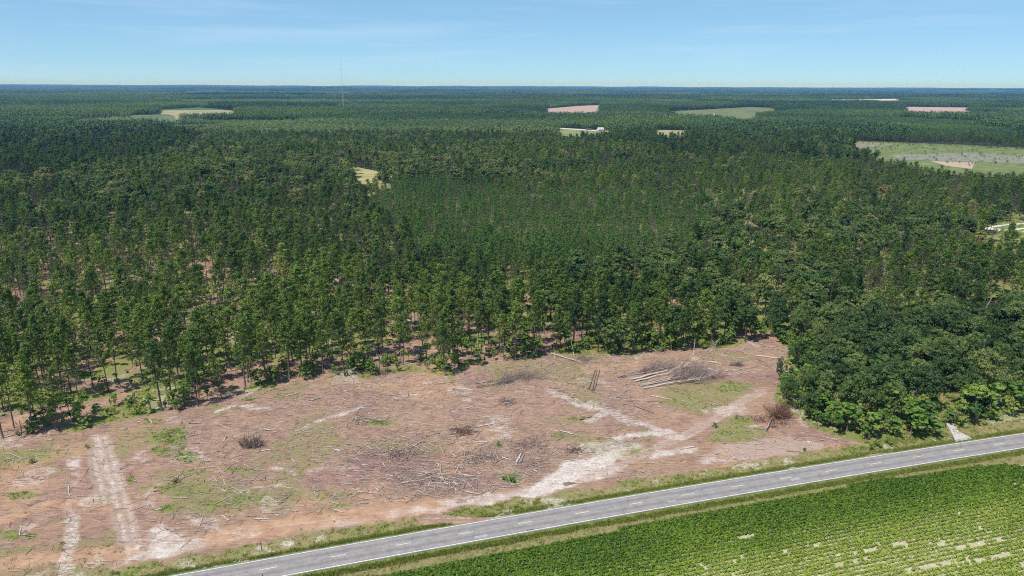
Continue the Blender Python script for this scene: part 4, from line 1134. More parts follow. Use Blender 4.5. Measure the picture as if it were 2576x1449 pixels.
for key, (nm, a, b, sc_) in FM.items():
    poly = FIELDS[key]
    # stretch each field a little under the trees round it
    q = hull(np.vstack([GP(poly), GP(poly, 13.0)])); c = q.mean(0); dirn = unit(q - c); q = q + dirn * (0.004 * np.hypot(*c))
    # the near side runs on beneath the trees that stand in front of it
    tri = np.vstack([q, c[None]]); nn = len(q)
    me = bpy.data.meshes.new(nm)
    zf += 0.13
    me.from_pydata([(x, y, zf) for x, y in tri], [], [(i, (i + 1) % nn, nn) for i in range(nn)]); me.materials.append(field_mat(nm + '_soil', a, b, sc_))
    kind(mobj(nm, me), 'structure')
# cutover on the right: green regrowth, a band of grey slash, a tan strip
def sheet(nm, poly, mat, z):
    q = GP(poly); c = q.mean(0); nn = len(q)
    me = bpy.data.meshes.new(nm)
    me.from_pydata([(x, y, z) for x, y in np.vstack([q, c[None]])], [], [(i, (i + 1) % nn, nn) for i in range(nn)]); me.materials.append(mat)
    return kind(mobj(nm, me), 'structure')
sheet('cutover_field', [(2070, 350), (2250, 358), (2420, 364), (2760, 382), (2980, 460), (2576, 444), (2440, 446), (2340, 432), (2240, 412), (2150, 390)], field_mat('regrowth', (0.10, 0.135, 0.05), (0.20, 0.23, 0.085), 0.06, c=(0.33, 0.29, 0.20)), 0.10)
sheet('slash_field', [(2100, 356), (2180, 358), (2250, 363), (2190, 372), (2160, 374)], field_mat('pale_slash', (0.14, 0.14, 0.08), (0.30, 0.27, 0.21), 0.15, c=(0.48, 0.43, 0.38)), 0.22)
sheet('slash_field', [(2230, 390), (2330, 387), (2440, 385), (2576, 393), (2780, 405), (2860, 440), (2700, 424), (2576, 412), (2440, 407), (2330, 404), (2270, 402)], field_mat('grey_slash', (0.13, 0.14, 0.08), (0.29, 0.28, 0.23), 0.16, c=(0.52, 0.49, 0.46)), 0.22)
sheet('bare_field', [(2340, 406), (2452, 409), (2445, 426), (2380, 418)], field_mat('tan_soil', (0.38, 0.28, 0.20), (0.46, 0.35, 0.26), 0.05), 0.32)
sheet('sandy_field', FIELDS['right_sand'], field_mat('sandy_weeds', (0.13, 0.19, 0.06), (0.2, 0.24, 0.08), 0.08, c=(0.62, 0.56, 0.47)), 0.15)
M_SANDW = field_mat('white_sand', (0.55, 0.49, 0.42), (0.7, 0.64, 0.56), 0.2)
for pl in ([(2450, 577), (2490, 572), (2520, 578), (2576, 574), (2576, 577), (2530, 583), (2490, 579), (2465, 581)], [(2490, 570), (2530, 565), (2576, 562), (2576, 564.5), (2530, 568), (2500, 573)]):
    sheet('sand_track', pl, M_SANDW, 0.25)

cx_, cy_ = jgrid(700, 1150, 7, 0.5, seed=131)
cpx, cpy = PROJ(cx_, cy_, 0)
cmk = inpoly(cpx, cpy, FIELDS['cutover']) & (np.random.default_rng(132).random(len(cx_)) < 0.30)
n = int(cmk.sum()); r = np.random.default_rng(133)
scatter('scrub', ssrc[:5], np.c_[cx_[cmk], cy_[cmk], np.full(n, 0.1)], r.uniform(0, 6.28, n), scl(n, r, 0.35, 1.3), np.clip(r.normal(0.4, 0.2, n), 0, 1), r.integers(0, 5, n), 'low scrub dotted over the cutover field')
# ------------------------------------------------------------------ felled trees, logs, brush in the clearing
LENSCALE = 1.0
def jagged(a, b, n, amp, r, sag=0):
    p = a + (b - a) * np.linspace(0, 1, n)[:, None]
    p[1:-1] += r.normal(0, amp, (n - 2, 3)) * np.array([1, 1, 0.5])
    return p
def twig_mass(r, centers, spread, n, dirv, lmin=0.7, lmax=2.0, rad_=0.025):
    mb = MB()
    for k in range(n):
        c = centers[r.integers(len(centers))] + r.normal(0, 1, 3) * spread
        c[2] = abs(c[2])
        d = unit(dirv + r.normal(0, 0.65, 3)); L = r.uniform(lmin, lmax)
        e = c + d * L; e[2] = max(0.03, e[2])
        mb.tube([c, (c + e) / 2 + r.normal(0, 0.08, 3), e], [rad_, rad_ * 0.8, rad_ * 0.4], 3, r.random())
    return mb
def felled(seed, base_px, tip_px, radius, label, crown=0.45, nbr=9, ntw=260, tint=0.6, twt=0.2, lift=0.5, cr=2.2, single=False):
    r = np.random.default_rng(seed)
    a, b = G(*base_px), G(*tip_px)
    a3 = np.array([a[0], a[1], radius]); b3 = np.array([b[0], b[1], radius + lift])
    root = empty('felled_tree', (a[0], a[1], 0)); tag(root, label, 'felled tree', 'felled trees heaped in the clearing')
    L = np.linalg.norm(b3 - a3); d = (b3 - a3) / L; side = unit(np.cross(d, [0, 0, 1.0]))
    p = jagged(a3, b3, 8, 0.16, r) - np.array([a[0], a[1], 0])
    mb = MB(); mb.tube(p, radius * np.linspace(1, 0.25, 8), 7, 0.6)
    o = mobj('trunk', mb.mesh('trunk', M_WOOD, True), root); o['tint'] = tint - 0.20
    cents = []
    for k in range(nbr):
        f = r.uniform(1 - crown, 0.97)
        q = np.array([np.interp(f, np.linspace(0, 1, 8), p[:, i]) for i in range(3)])
        bl = L * r.uniform(0.12, 0.30) * (1.15 - 0.4 * f)
        bd = unit(d * r.uniform(0.7, 1.4) + side * r.uniform(-0.75, 0.75) + np.array([0, 0, r.uniform(0.0, 0.45)]))
        e = q + bd * bl; e[2] = max(e[2], 0.08)
        mb = MB(); mb.tube(jagged(q, e, 5, 0.14, r), radius * 0.42 * np.linspace(1, 0.25, 5), 5, 0.6)
        for _ in range(3):
            s0 = q + (e - q) * r.uniform(0.3, 0.9); e2 = s0 + unit(bd + r.normal(0, 0.5, 3)) * bl * r.uniform(0.25, 0.5); e2[2] = max(e2[2], 0.05)
            mb.tube(jagged(s0, e2, 4, 0.08, r), radius * 0.2 * np.linspace(1, 0.35, 4), 4, 0.6)
        o = mobj('branch', mb.mesh('branch', M_WOOD), root); o['tint'] = tint - 0.20
        cents += [q + (e - q) * 0.6, e]
    if ntw:
        mb = twig_mass(r, np.array(cents), np.array([0.8, 0.8, 0.45]) * cr / 2.2, ntw, d * 0.8 + np.array([0, 0, 0.2]))
        o = mobj('twigs', mb.mesh('twigs', M_GREY), root); kind(o, 'stuff'); o['tint'] = twt
    return root
def ZP(x, y):           # spot in the enlarged view of the big heap
    return ((1780 + x / 4.293) * 0.83854, (1020 + y / 4.293) * 0.83854)
felled(1, ZP(310, 488), ZP(900, 345), 0.24, 'upper left felled tree of the big heap, grey forked stem with bushy top', 0.6, 11, 220, 0.6, 0.25, 0.7, 2.6)
felled(2, ZP(330, 495), ZP(760, 400), 0.18, 'slim grey felled stem under the upper left bushy top of the heap', 0.5, 6, 120, 0.5, 0.25, 0.5)
felled(3, ZP(478, 518), ZP(1240, 350), 0.30, 'pale thick felled trunk with cut orange butt in the middle of the heap', 0.38, 7, 80, 0.9, 0.3, 0.6, 2.2)
felled(4, ZP(535, 545), ZP(1010, 432), 0.27, 'pale felled trunk lying just below the orange-butted one', 0.3, 4, 30, 0.92, 0.3, 0.4)
felled(5, ZP(580, 590), ZP(1500, 440), 0.27, 'felled tree with wide purplish twig crown at the right of the heap', 0.62, 15, 560, 0.72, 0.22, 1.0, 3.4)
felled(6, ZP(632, 632), ZP(1560, 500), 0.26, 'lowest felled tree of the heap, whitish curved limbs at its front', 0.62, 12, 300, 0.86, 0.22, 0.8, 2.6)
felled(7, ZP(640, 615), ZP(1300, 520), 0.20, 'grey felled stem lying between the two lowest trees of the heap', 0.5, 7, 220, 0.6, 0.2, 0.8)
felled(21, ZP(420, 470), ZP(1100, 365), 0.22, 'grey felled stem across the back of the big heap', 0.55, 9, 110, 0.66, 0.25, 0.7, 2.4)
felled(22, ZP(500, 440), ZP(930, 370), 0.18, 'thin grey felled stem between the two tops of the heap', 0.5, 8, 80, 0.62, 0.25, 0.6, 2.0)
felled(23, ZP(600, 600), ZP(1420, 470), 0.22, 'weathered felled stem buried in the purplish twig crown of the heap', 0.6, 12, 220, 0.72, 0.22, 0.9, 3.0)
felled(24, ZP(700, 560), ZP(1350, 400), 0.2, 'grey felled stem rising over the middle of the heap', 0.6, 12, 200, 0.7, 0.22, 1.2, 2.8)
felled(25, ZP(610, 575), ZP(1180, 480), 0.2, 'brownish felled stem just above the two lowest trunks of the heap', 0.5, 8, 160, 0.42, 0.2, 0.9, 2.0)
felled(8, (1200, 972), (1352, 952), 0.17, 'long grey pole along the front of the brush windrow', 0.55, 7, 160, 0.5, 0.3, 0.4, 1.6)
felled(9, (1196, 966), (1310, 950), 0.15, 'grey felled sapling on the crest of the brush windrow', 0.7, 8, 240, 0.5, 0.25, 0.6, 1.8)
felled(10, (1199, 976), (1290, 963), 0.13, 'grey felled sapling at the lower left of the brush windrow', 0.7, 8, 240, 0.42, 0.22, 0.4, 1.6)
felled(11, (1255, 964), (1345, 945), 0.13, 'thin grey felled sapling at the right end of the brush windrow', 0.5, 5, 90, 0.55, 0.25, 0.4, 1.2)
felled(12, ZP(1690, 410), ZP(2110, 352), 0.17, 'whitish forked limb lying alone right of the big heap', 0.7, 4, 0, 0.8, 0.3, 0.25)
felled(13, ZP(1890, 378), ZP(2310, 488), 0.14, 'slim pale stem running from the forked limb toward the wood', 0.3, 2, 30, 0.72, 0.3, 0.2)
felled(14, ZP(1740, 330), ZP(1870, 330), 0.13, 'small dark brushy top lying above the whitish forked limb', 0.8, 8, 200, 0.3, 0.2, 0.4, 1.4)

def pole(name, p0, p1, radius, tint, label, cat='log', group=None, z=0.0, mat=None):
    a, b = G(*p0), G(*p1)
    r = np.random.default_rng(int(p0[0] * 7 + p0[1]))
    mb = MB(); q = jagged(np.array([0, 0, radius + z]), np.array([b[0] - a[0], b[1] - a[1], radius * 0.8 + z]), 7, 0.07, r)
    mb.tube(q, radius * np.linspace(1, 0.7, 7), 7, 0.5)
    o = mobj(name, mb.mesh(name, mat or M_WOOD, True), None, (a[0], a[1], 0)); o['tint'] = tint * 0.85
    return tag(o, label, cat, group)
g3 = 'three parallel logs pointing away from the camera'
pole('log', (1481, 980), (1497, 932), 0.20, 0.32, 'leftmost of the three brown logs lying side by side', group=g3)
pole('log', (1489, 985), (1501, 931), 0.21, 0.38, 'middle of the three brown logs lying side by side', group=g3)
pole('log', (1494, 984), (1508, 932), 0.21, 0.35, 'rightmost of the three brown logs lying side by side', group=g3)
pole('log', (1298, 1168), (1312, 1142), 0.26, 0.9, 'white short log of the pair near the slash hole')
pole('log', (1307, 1168), (1318, 1144), 0.24, 0.55, 'greyish short log right beside the white one near the slash hole')
pole('log', (1311, 1180), (1362, 1158), 0.14, 0.35, 'dark slender stem lying right of the pair of short logs')
pole('log', ZP(2085, 205), ZP(2420, 245), 0.22, 0.85, 'whitish straight log at the far right corner of the clearing')
pole('log', ZP(2440, 298), ZP(2570, 310), 0.18, 0.8, 'whitish log half hidden at the far right wood edge')
pole('log', (1386, 892), (1450, 911), 0.22, 0.72, 'pale leaning log at the wood edge beside the snags', z=0.3)
pole('log', ZP(1495, 290), ZP(1600, 300), 0.30, 0.85, 'short whitish log above the forked limb, right of the heap')
pole('log', ZP(735, 718), ZP(1010, 772), 0.12, 0.85, 'thin white pole lying below the big heap')

def brush(seed, x, y, w, h, label, nstem=30, ntw=200, tint=0.3, hgt=1.2, upright=0.0, L=3.0, mat=M_WOOD, twmat=None, rad_=0.08, dirv=None):
    r = np.random.default_rng(seed)
    c = G(x, y); wx = np.linalg.norm(G(x + w, y) - c); wy = np.linalg.norm(G(x, y - h) - c)
    root = empty('brush_pile', (c[0], c[1], 0)); tag(root, label, 'brush pile')
    protos = []
    for k in range(6):
        mb = MB(); q = jagged(np.array([0, 0, 0.0]), np.array([0, 0, 1.0]), 5, 0.04, r); mb.tube(q, rad_ * np.linspace(1, 0.5, 5), 5, r.random()); protos.append(mb.mesh('stem', mat))
    for k in range(nstem):
        a = r.uniform(0, 6.28); q = math.sqrt(r.random())
        px, py = wx * q * math.cos(a), wy * q * math.sin(a)
        if dirv is None:
            d = unit(np.array([r.normal() * (1 - upright), r.normal() * (1 - upright), upright * 1.6 + r.uniform(0, 0.16 if upright == 0 else 0.35)]) + np.array([px, py, 0]) * 0.25 * upright)
        else:
            d = unit(np.array([dirv[0], dirv[1], 0.1]) + r.normal(0, 0.3, 3) * np.array([1, 1, 0.3]))
        o = mobj('stem', protos[k % 6], root)
        o.location = (px, py, 0.05 + (1 - q) * hgt * r.uniform(0.1, 0.8) * (1 - upright))
        o.rotation_mode = 'QUATERNION'; o.rotation_quaternion = Vector(d).to_track_quat('Z', 'Y')
        o.scale = (1, 1, L * r.uniform(0.55, 1.15)); o['tint'] = float(np.clip(tint + r.normal(0, 0.13), 0, 1))
    if ntw:
        cents = np.c_[r.normal(0, wx * 0.45, 40), r.normal(0, wy * 0.45, 40), np.abs(r.normal(0, hgt * 0.45, 40))]
        mb = twig_mass(r, cents, np.array([0.4, 0.4, 0.25]), ntw, np.array([0, 0, 0.4 + upright]), 0.4, 1.3, 0.03)
        o = mobj('twigs', mb.mesh('twigs', twmat or M_GREY), root); kind(o, 'stuff'); o['tint'] = tint * 0.7
    return root
brush(1, 632, 1122, 26, 8, 'round pile of brown upright stump stems on the open ground', 110, 30, 0.38, 1.2, 0.55, 2.9)
brush(2, 1162, 1086, 30, 10, 'dark brown windrow of brush in mid clearing', 40, 220, 0.12, 0.7, 0.0, 2.6)
brush(3, 922, 1056, 34, 7, 'heap of tan sticks beside a grassy spot', 36, 60, 0.45, 0.5, 0.0, 3.0, dirv=(0.8, -0.6))
brush(4, 955, 938, 30, 9, 'shaded pile of dark stumps between front pines', 34, 160, 0.25, 1.4, 0.15, 2.4)
brush(5, 890, 908, 18, 9, 'reddish root ball among the thinned pines', 24, 160, 0.2, 1.6, 0.3, 1.8, M_WOOD, M_RED)
brush(6, 1275, 1012, 26, 8, 'low tangle of sticks under the grey windrow', 26, 120, 0.3, 0.4, 0.0, 2.4)
brush(7, 1470, 905, 30, 8, 'loose brown brush at the foot of the far wood', 26, 160, 0.35, 0.6, 0.0, 2.6)
brush(8, 1445, 1135, 22, 7, 'clods and roots bulldozed beside the sandy turnout', 16, 120, 0.2, 0.7, 0.1, 1.4)
brush(9, 215, 1055, 36, 14, 'shaded slash heap of pale sticks under the left front pines', 34, 200, 0.55, 0.9, 0.0, 2.8)
brush(10, 1200, 1155, 60, 18, 'dark tangle of limbs in the middle of the slash', 46, 200, 0.35, 0.5, 0.0, 3.0)
brush(11, 1000, 1145, 60, 14, 'brown tangle of limbs left of the middle of the slash', 34, 220, 0.35, 0.4, 0.0, 2.8)
brush(12, 1080, 1205, 110, 18, 'wide tangle of pale broken branches at the front of the slash', 60, 120, 0.62, 0.4, 0.0, 3.0)
brush(13, 1330, 1120, 50, 20, 'loose limbs scattered behind the weedy clump', 30, 200, 0.3, 0.4, 0.0, 2.4)
brush(14, 755, 920, 26, 8, 'low slash pile in sun between thinned pines', 24, 120, 0.5, 0.6, 0.0, 2.4)
brush(15, 470, 1000, 30, 9, 'slash pile half in shade under the left pines', 24, 120, 0.45, 0.6, 0.0, 2.4)
# the toppled tree with dead red foliage by the wood on the right
r = np.random.default_rng(77)
rb = empty('toppled_tree', (*G(1925, 1085), 0)); tag(rb, 'toppled tree with dead reddish brown foliage beside the right-hand wood', 'felled tree')
dirr = G(1962, 1035) - G(1925, 1085)
mb = MB(); mb.tube(jagged(np.array([0, 0, 0.3]), np.array([dirr[0], dirr[1], 1.2]), 7, 0.15, r), 0.2 * np.linspace(1, 0.3, 7), 6, 0.6)
mobj('trunk', mb.mesh('trunk', M_WOOD, True), rb)['tint'] = 0.55
cents = []
for k in range(16):
    f = r.uniform(0.1, 1.0); q = np.array([dirr[0] * f, dirr[1] * f, 0.3 + 0.9 * f]); a = r.uniform(0, 6.28)
    e = q + np.array([math.cos(a) * r.uniform(1.5, 4.2), math.sin(a) * r.uniform(1.5, 4.2), r.uniform(0, 2.2)])
    mb = MB(); mb.tube(jagged(q, e, 5, 0.15, r), 0.075 * np.linspace(1, 0.3, 5), 5, 0.5); mobj('branch', mb.mesh('branch', M_WOOD), rb)['tint'] = 0.42
    cents += [e, (q + e) / 2, q + (e - q) * 0.75]
mb = twig_mass(r, np.array(cents), np.array([0.6, 0.6, 0.4]), 700, np.array([0, 0, 0.4]), 0.6, 1.5, 0.03)
o = mobj('twigs', mb.mesh('twigs', M_WOOD), rb); kind(o, 'stuff'); o['tint'] = 0.22
cc = np.array(cents)[r.integers(0, len(cents), 1500)] + r.normal(0, 0.75, (1500, 3)) * np.array([1, 1, 0.6]); cc[:, 2] = np.abs(cc[:, 2])
me = quads_mesh('dead_foliage', leaf_quads(cc, r.normal(size=(1500, 3)) + [0, 0, 0.5], 0.32, 0.22, r), M_RED, r.random(1500))
o = mobj('dead_foliage', me, rb); kind(o, 'stuff'); o['tint'] = 0.55

# snags and bent saplings on the wood edge
def snag(px, py, h, lean, rr_, tint, name, label, cat, mat=M_WOOD, group=None, bend=0.0):
    c = G(px, py); r = np.random.default_rng(int(px))
    zz = np.linspace(0, 1, 7)
    mb = MB(); mb.tube(np.stack([lean[0] * zz + bend * zz ** 2, lean[1] * zz + r.normal(0, 0.04, 7), h * (zz - 0.25 * abs(bend) / max(h, 1) * zz ** 2)], -1), rr_ * (1 - 0.55 * zz), 6, 0.5)
    o = mobj(name, mb.mesh(name, mat, True), None, (c[0], c[1], -0.05)); o['tint'] = tint
    return tag(o, label, cat, group)
snag(1744, 892, 5.2, (0.2, 0), 0.13, 0.8, 'snag', 'pale dead pole standing in front of the wood edge shade', 'snag')
snag(1396, 903, 4.0, (-0.4, 0), 0.10, 0.8, 'snag', 'leftmost of the two white snags by the leaning log', 'snag')
snag(1443, 890, 5.0, (-1.0, 0), 0.11, 0.85, 'snag', 'leaning white snag right of the leaning log', 'snag')
snag(1410, 872, 5.5, (0.2, 0), 0.10, 0.7, 'snag', 'grey snag behind the leaning pale log', 'snag')
bl_ = ['leftmost', 'second', 'third', 'fourth', 'fifth', 'rightmost']
for k, (dx, ln, bd) in enumerate(((0, 3.4, 1.0), (6, 3.0, 0.6), (11, 2.2, 0.5), (20, 0.4, 0.3), (27, -0.8, -0.8), (34, -1.4, -1.2))):
    snag(1776 + dx, 885 + (k % 2) * 2, 5.0 - 0.3 * k, (ln, 0.3), 0.07, 0.62, 'bent_sapling', f'{bl_[k]} of the bent yellowish stripped saplings at the wood edge', 'sapling', M_WOOD, 'bent stripped saplings', bd)
for k, (px, py, h, ln, lab) in enumerate([(2480, 775, 9, (3.2, 0), 'leaning pale trunk above the bare gap at the right frame edge'), (2350, 790, 7, (1.2, 0.5), 'short leaning grey stem in the dark gap of the right pines'), (2376, 790, 6, (-1.6, 0), 'grey stem leaning left in the dark gap of the right pines')]):
    snag(px, py, h, ln, 0.12, 0.75, 'snag', lab, 'snag')

# ------------------------------------------------------------------ single sticks and the fine litter
SPR = []
for k in range(8):
    r = np.random.default_rng(820 + k); mb = MB()
    p = jagged(np.array([-0.5, 0, 0]), np.array([0.5, 0, 0]), 6, 0.018, r)
    mb.tube(p, np.linspace(1.0, 0.6, 6) * 0.028, 6, 0.5)
    for j in range(r.integers(0, 3)):
        q = p[r.integers(1, 5)]; mb.tube([q, q + np.array([r.uniform(0.05, 0.16), r.choice([-1, 1]) * r.uniform(0.04, 0.12), 0.03])], [0.014, 0.007], 4, 0.5)
    SPR.append(mb.mesh('stick', M_WOOD, True))
STICK_LAND = [(170, 1300, 'beside the left wheel track'), (330, 1290, 'beside the deep wheel ruts'), (430, 1110, 'in the big green weed patch'), (560, 1030, 'below the left pines'), (632, 1112, 'near the round stump pile'), (760, 1065, 'by the white sand patch'),
              (720, 1230, 'in the weedy strip above the clay bank'), (950, 1060, 'near the heap of tan sticks'), (850, 980, 'in front of the middle pines'), (1080, 990, 'on the open brown ground below the bushes'), (1160, 1085, 'near the dark brush windrow'), (1000, 1150, 'in the slash left of middle'),
              (1180, 1160, 'in the dark middle of the slash'), (1080, 1220, 'at the front of the slash'), (1330, 1150, 'near the pair of short logs'), (1260, 960, 'near the grey windrow'), (1420, 1080, 'by the pale sandy streak'), (1500, 960, 'near the three parallel logs'), (1440, 900, 'by the leaning pale log'),
              (1680, 950, 'near the big heap'), (1700, 1040, 'in the weeds below the big heap'), (1880, 930, 'near the far right corner'), (1850, 1060, 'by the haul track near the red brush'), (60, 1240, 'near the left frame edge'), (500, 1200, 'in the weedy left middle')]
def dens(X, Y):
    px, py = PROJ(X, Y, 0)
    t, x = TOF(X, Y)
    d = np.where(inpoly(px, py, CLEAR) & (t > 9), 0.45, 0.0)
    d = np.where(inpoly(px, py, [(830, 1140), (900, 1110), (1080, 1080), (1280, 1110), (1440, 1130), (1330, 1200), (1230, 1240), (1000, 1255), (850, 1240)]), 1.0, d)
    d = np.where((seg_dist(X, Y, GP(HAUL)) < 3.4), 0.03, d)
    d = np.where(px < 420, d * 0.45, d)
    d = np.where(inpoly(px, py, [(1090, 1305), (1290, 1243), (1430, 1160), (1560, 1125), (1640, 1120), (1470, 1212), (1350, 1275), (1190, 1313)]), 0.04, d)
    d = np.where((px > 1640) & (py > 950), d * 0.4, d)
    return d * (0.35 + 1.1 * fbm(X * 0.08, Y * 0.08, 99))
def spots(n, seed):
    r = np.random.default_rng(seed)
    xs, ts = r.uniform(-140, 110, n * 9), r.uniform(9, 95, n * 9)
    X, Y = ST(xs, ts)
    px, py = PROJ(X, Y, 0)
    ok = (r.random(n * 9) < dens(X, Y)) & (px > -40) & (px < 2620)
    return X[ok][:n], Y[ok][:n]
sx, sy = spots(270, 5)
r = np.random.default_rng(6)
known = {}
for i, (x, y) in enumerate(zip(sx, sy)):
    L = float(np.clip(r.lognormal(0.75, 0.5), 1.0, 6.5)); tint = float(np.clip(r.choice([0.84, 0.74, 0.6, 0.4, 0.22], p=[0.24, 0.26, 0.26, 0.17, 0.07]) + r.normal(0, 0.05), 0, 1))
    thick = float(np.clip(r.lognormal(0, 0.3), 0.7, 1.8)) * (0.16 / 0.056) / max(L, 1.0) * (0.7 + 0.12 * L)
    o = mobj('stick', SPR[i % 8])
    ang = float(r.normal(-0.12, 0.55)) if r.random() < 0.7 else float(r.uniform(0, 3.14))
    o.location = (x, y, 0.06 + 0.03 * thick * L); o.rotation_euler = (r.uniform(0, 6), r.normal(0, 0.03), ang); o.scale = (L, L * thick, L * thick)
    o['tint'] = tint
    px, py = PROJ(np.array([x]), np.array([y]), 0)
    cw = 'bleached white' if tint > 0.80 else ('pale grey' if tint > 0.68 else ('tan' if tint > 0.5 else ('brown' if tint > 0.3 else 'dark brown')))
    lw = 'long' if L > 3.4 else ('short' if L < 1.7 else 'middling')
    w = min(STICK_LAND, key=lambda l: (l[0] - px[0]) ** 2 + (l[1] - py[0]) ** 2 * 2.5)[2]
    lab = f'{lw} {cw} stick lying {w}'
    tag(o, lab, 'stick', lab.replace('stick', 'sticks'))
def litter(name, n, seed, lmin, lmax, rmin, rmax, label, spread_fn=spots, tilt=0.12):
    X, Y = spread_fn(n, seed)
    n = len(X); r = np.random.default_rng(seed + 1)
    L = r.uniform(lmin, lmax, n) ** 1.0; R = r.uniform(rmin, rmax, n)
    a = np.where(r.random(n) < 0.6, r.normal(-0.1, 0.6, n), r.uniform(0, np.pi, n))
    d = np.stack([np.cos(a), np.sin(a), r.normal(0, tilt, n)], -1); s = np.stack([-np.sin(a), np.cos(a), np.zeros(n)], -1); u = np.array([0, 0, 1.0])
    c = np.stack([X, Y, 0.02 + np.abs(r.normal(0, 0.07, n)) + R], -1)
    ends = []
    for e, w in ((-0.5, 1.0), (0.5, 0.6)):
        q = c + d * (L * e)[:, None]
        for (ks, ku) in ((-1, -0.5), (1, -0.5), (0, 1)):
            ends.append(q + s * (R * ks * w)[:, None] + u * (R * ku * w)[:, None])
    v = np.stack(ends, 1).reshape(-1, 3)
    b = np.arange(n)[:, None] * 6
    f = np.concatenate([b + np.array([[0, 1, 4, 3]]), b + np.array([[1, 2, 5, 4]]), b + np.array([[2, 0, 3, 5]])], 0)
    var = np.tile(r.choice([0.92, 0.75, 0.6, 0.5, 0.32], n, p=[0.22, 0.25, 0.25, 0.18, 0.10]), 3)
    o = mobj(name, mesh_np(name, v, f, [M_WOOD], [('leafvar', 'FACE', 'FLOAT', var)])); o['tint'] = 0.5
    return kind(o, 'stuff', label)
litter('wood_debris', 17000, 301, 0.5, 1.9, 0.015, 0.045, 'fine twigs and chips littering the clearing')
litter('branch_debris', 2600, 303, 1.2, 3.6, 0.035, 0.085, 'broken branches littering the clearing')
def under(n, seed):
    r = np.random.default_rng(seed)
    X, Y = r.uniform(-190, 110, n * 5), r.uniform(150, 330, n * 5)
    k = classify(X, Y)
    ok = np.isin(k, (1, 2)) & (fbm(X * 0.06, Y * 0.06, 51) < 0.52)
    return X[ok][:n], Y[ok][:n]
litter('floor_debris', 5000, 305, 0.8, 3.0, 0.03, 0.09, 'sticks littering the floor of the thinned pine stand', under)

# ------------------------------------------------------------------ grass, weeds and the crop
def tuft(seed, n, h, w, spread):
    r = np.random.default_rng(seed)
    c = np.c_[r.normal(0, spread, (n, 2)), np.zeros(n)]; a = r.uniform(0, 6.28, n)
    s = np.stack([np.cos(a), np.sin(a), np.zeros(n)], -1) * w
    tip = c + np.c_[r.normal(0, 0.35 * h, (n, 2)), h * r.uniform(0.5, 1.1, n)]
    v = np.stack([c - s, c + s, tip + s * 0.3, tip - s * 0.3], 1).reshape(-1, 3)
    return quads_mesh('tuft', v, M_GRASS, r.random(n))
def cropclump(seed):
    r = np.random.default_rng(seed); n = 16
    d = unit(r.normal(size=(n, 3)) + np.array([0, 0, 0.8]))
    c = d * np.array([0.30, 0.30, 0.30]) * r.uniform(0.55, 1.05, (n, 1)) + np.array([0, 0, 0.22])
    return quads_mesh('crop_clump', leaf_quads(c, d + r.normal(size=(n, 3)) * 0.4 + np.array([0, 0, 0.5]), 0.24, 0.2, r), M_CROP, r.random(n))
TUFT = [[loose('tuft', tuft(900 + i, 14, 0.28, 0.035, 0.16))] for i in range(4)]
r = np.random.default_rng(401)
xs, ts = r.uniform(-130, 190, 90000), r.uniform(-8.6, 95, 90000)
ts[:26000] = r.uniform(-8.6, 9, 26000)
ts = np.where(np.abs(ts) < EDGE + 0.5, np.sign(ts) * (EDGE + 0.55 + r.uniform(0, 1.3, 90000)), ts)
X, Y = ST(xs, ts)
sand_, grass_, clay_, dark_, weeds_, track_, h_ = paint(X, Y)
px, py = PROJ(X, Y, 0)
pr = np.maximum(sst(0.42, 0.8, grass_), 0.22 * sst(0.3, 0.75, weeds_)) * (1 - sst(0.3, 0.6, sand_))
ok = (r.random(90000) < pr) & (px > -60) & (px < 2640) & (py > 600)
dry = np.where(grass_ > 0.5, np.clip(r.normal(0.40, 0.16, 90000), 0, 1), np.clip(r.normal(0.75, 0.18, 90000), 0, 1))
n = int(ok.sum())
scatter('grass', TUFT, np.c_[X[ok], Y[ok], h_[ok] - 0.04], r.uniform(0, 6.28, n), scl(n, r, 0.7, 1.7, 0.3), dry[ok], r.integers(0, 4, n), 'grass and weeds on the verges and in the clearing')

# field on the near side of the road
M_SOIL = field_mat('sandy_field_soil', (0.34, 0.32, 0.17), (0.52, 0.46, 0.33), 1.1, c=(0.68, 0.61, 0.50))
def field_top(x):
    """distance of the field edge from the road centre along the road"""
    pts = np.array([[float(TOF(*G(a, b))[1]), -float(TOF(*G(a, b))[0])] for a, b in ((1000, 1441), (1400, 1364), (1845, 1277), (2026.5, 1242.7), (2213.8, 1208.7), (2441, 1176), (2526, 1170), (2576, 1174), (2700, 1190))])
    return np.interp(x, pts[:, 0], pts[:, 1])
xs = np.linspace(-190, 230, 140)
top_ = field_top(xs)
q0 = np.array([ST(x, -9.0) for x in xs]); q1 = np.array([ST(x, -130) for x in xs])
v = np.r_[np.c_[q0, np.full(140, -0.06)], np.c_[q1, np.full(140, -0.06)]]
f = np.array([[i, i + 140, i + 141, i + 1] for i in range(139)])
kind(mobj('field', mesh_np('field', v, f, [M_SOIL])), 'structure')
r = np.random.default_rng(411)
rows = np.arange(5.5, 100, 0.97)
FX, FY, FT_ = [], [], []
for row in rows:
    x = np.arange(-115, 165, 0.36) + r.uniform(-0.1, 0.1)
    t = -row + r.normal(0, 0.07, len(x))
    ok = row > field_top(x) + 0.15
    FX.append(x[ok]); FT_.append(t[ok])
fx, ft = np.concatenate(FX), np.concatenate(FT_)
X, Y = ST(fx, ft)
px, py = PROJ(X, Y, 0.2)
rowid = np.round(-ft / 0.97)
depth = -ft - field_top(fx)
g = fbm(fx * 0.035, rowid * 0.9, 201, 3); g2 = fbm(fx * 0.5, rowid * 3.1, 203, 2)
thin_ = sst(4, 19, depth) * (0.45 + 0.55 * sst(0.35, 0.6, fbm(fx * 0.02, ft * 0.05, 205)))
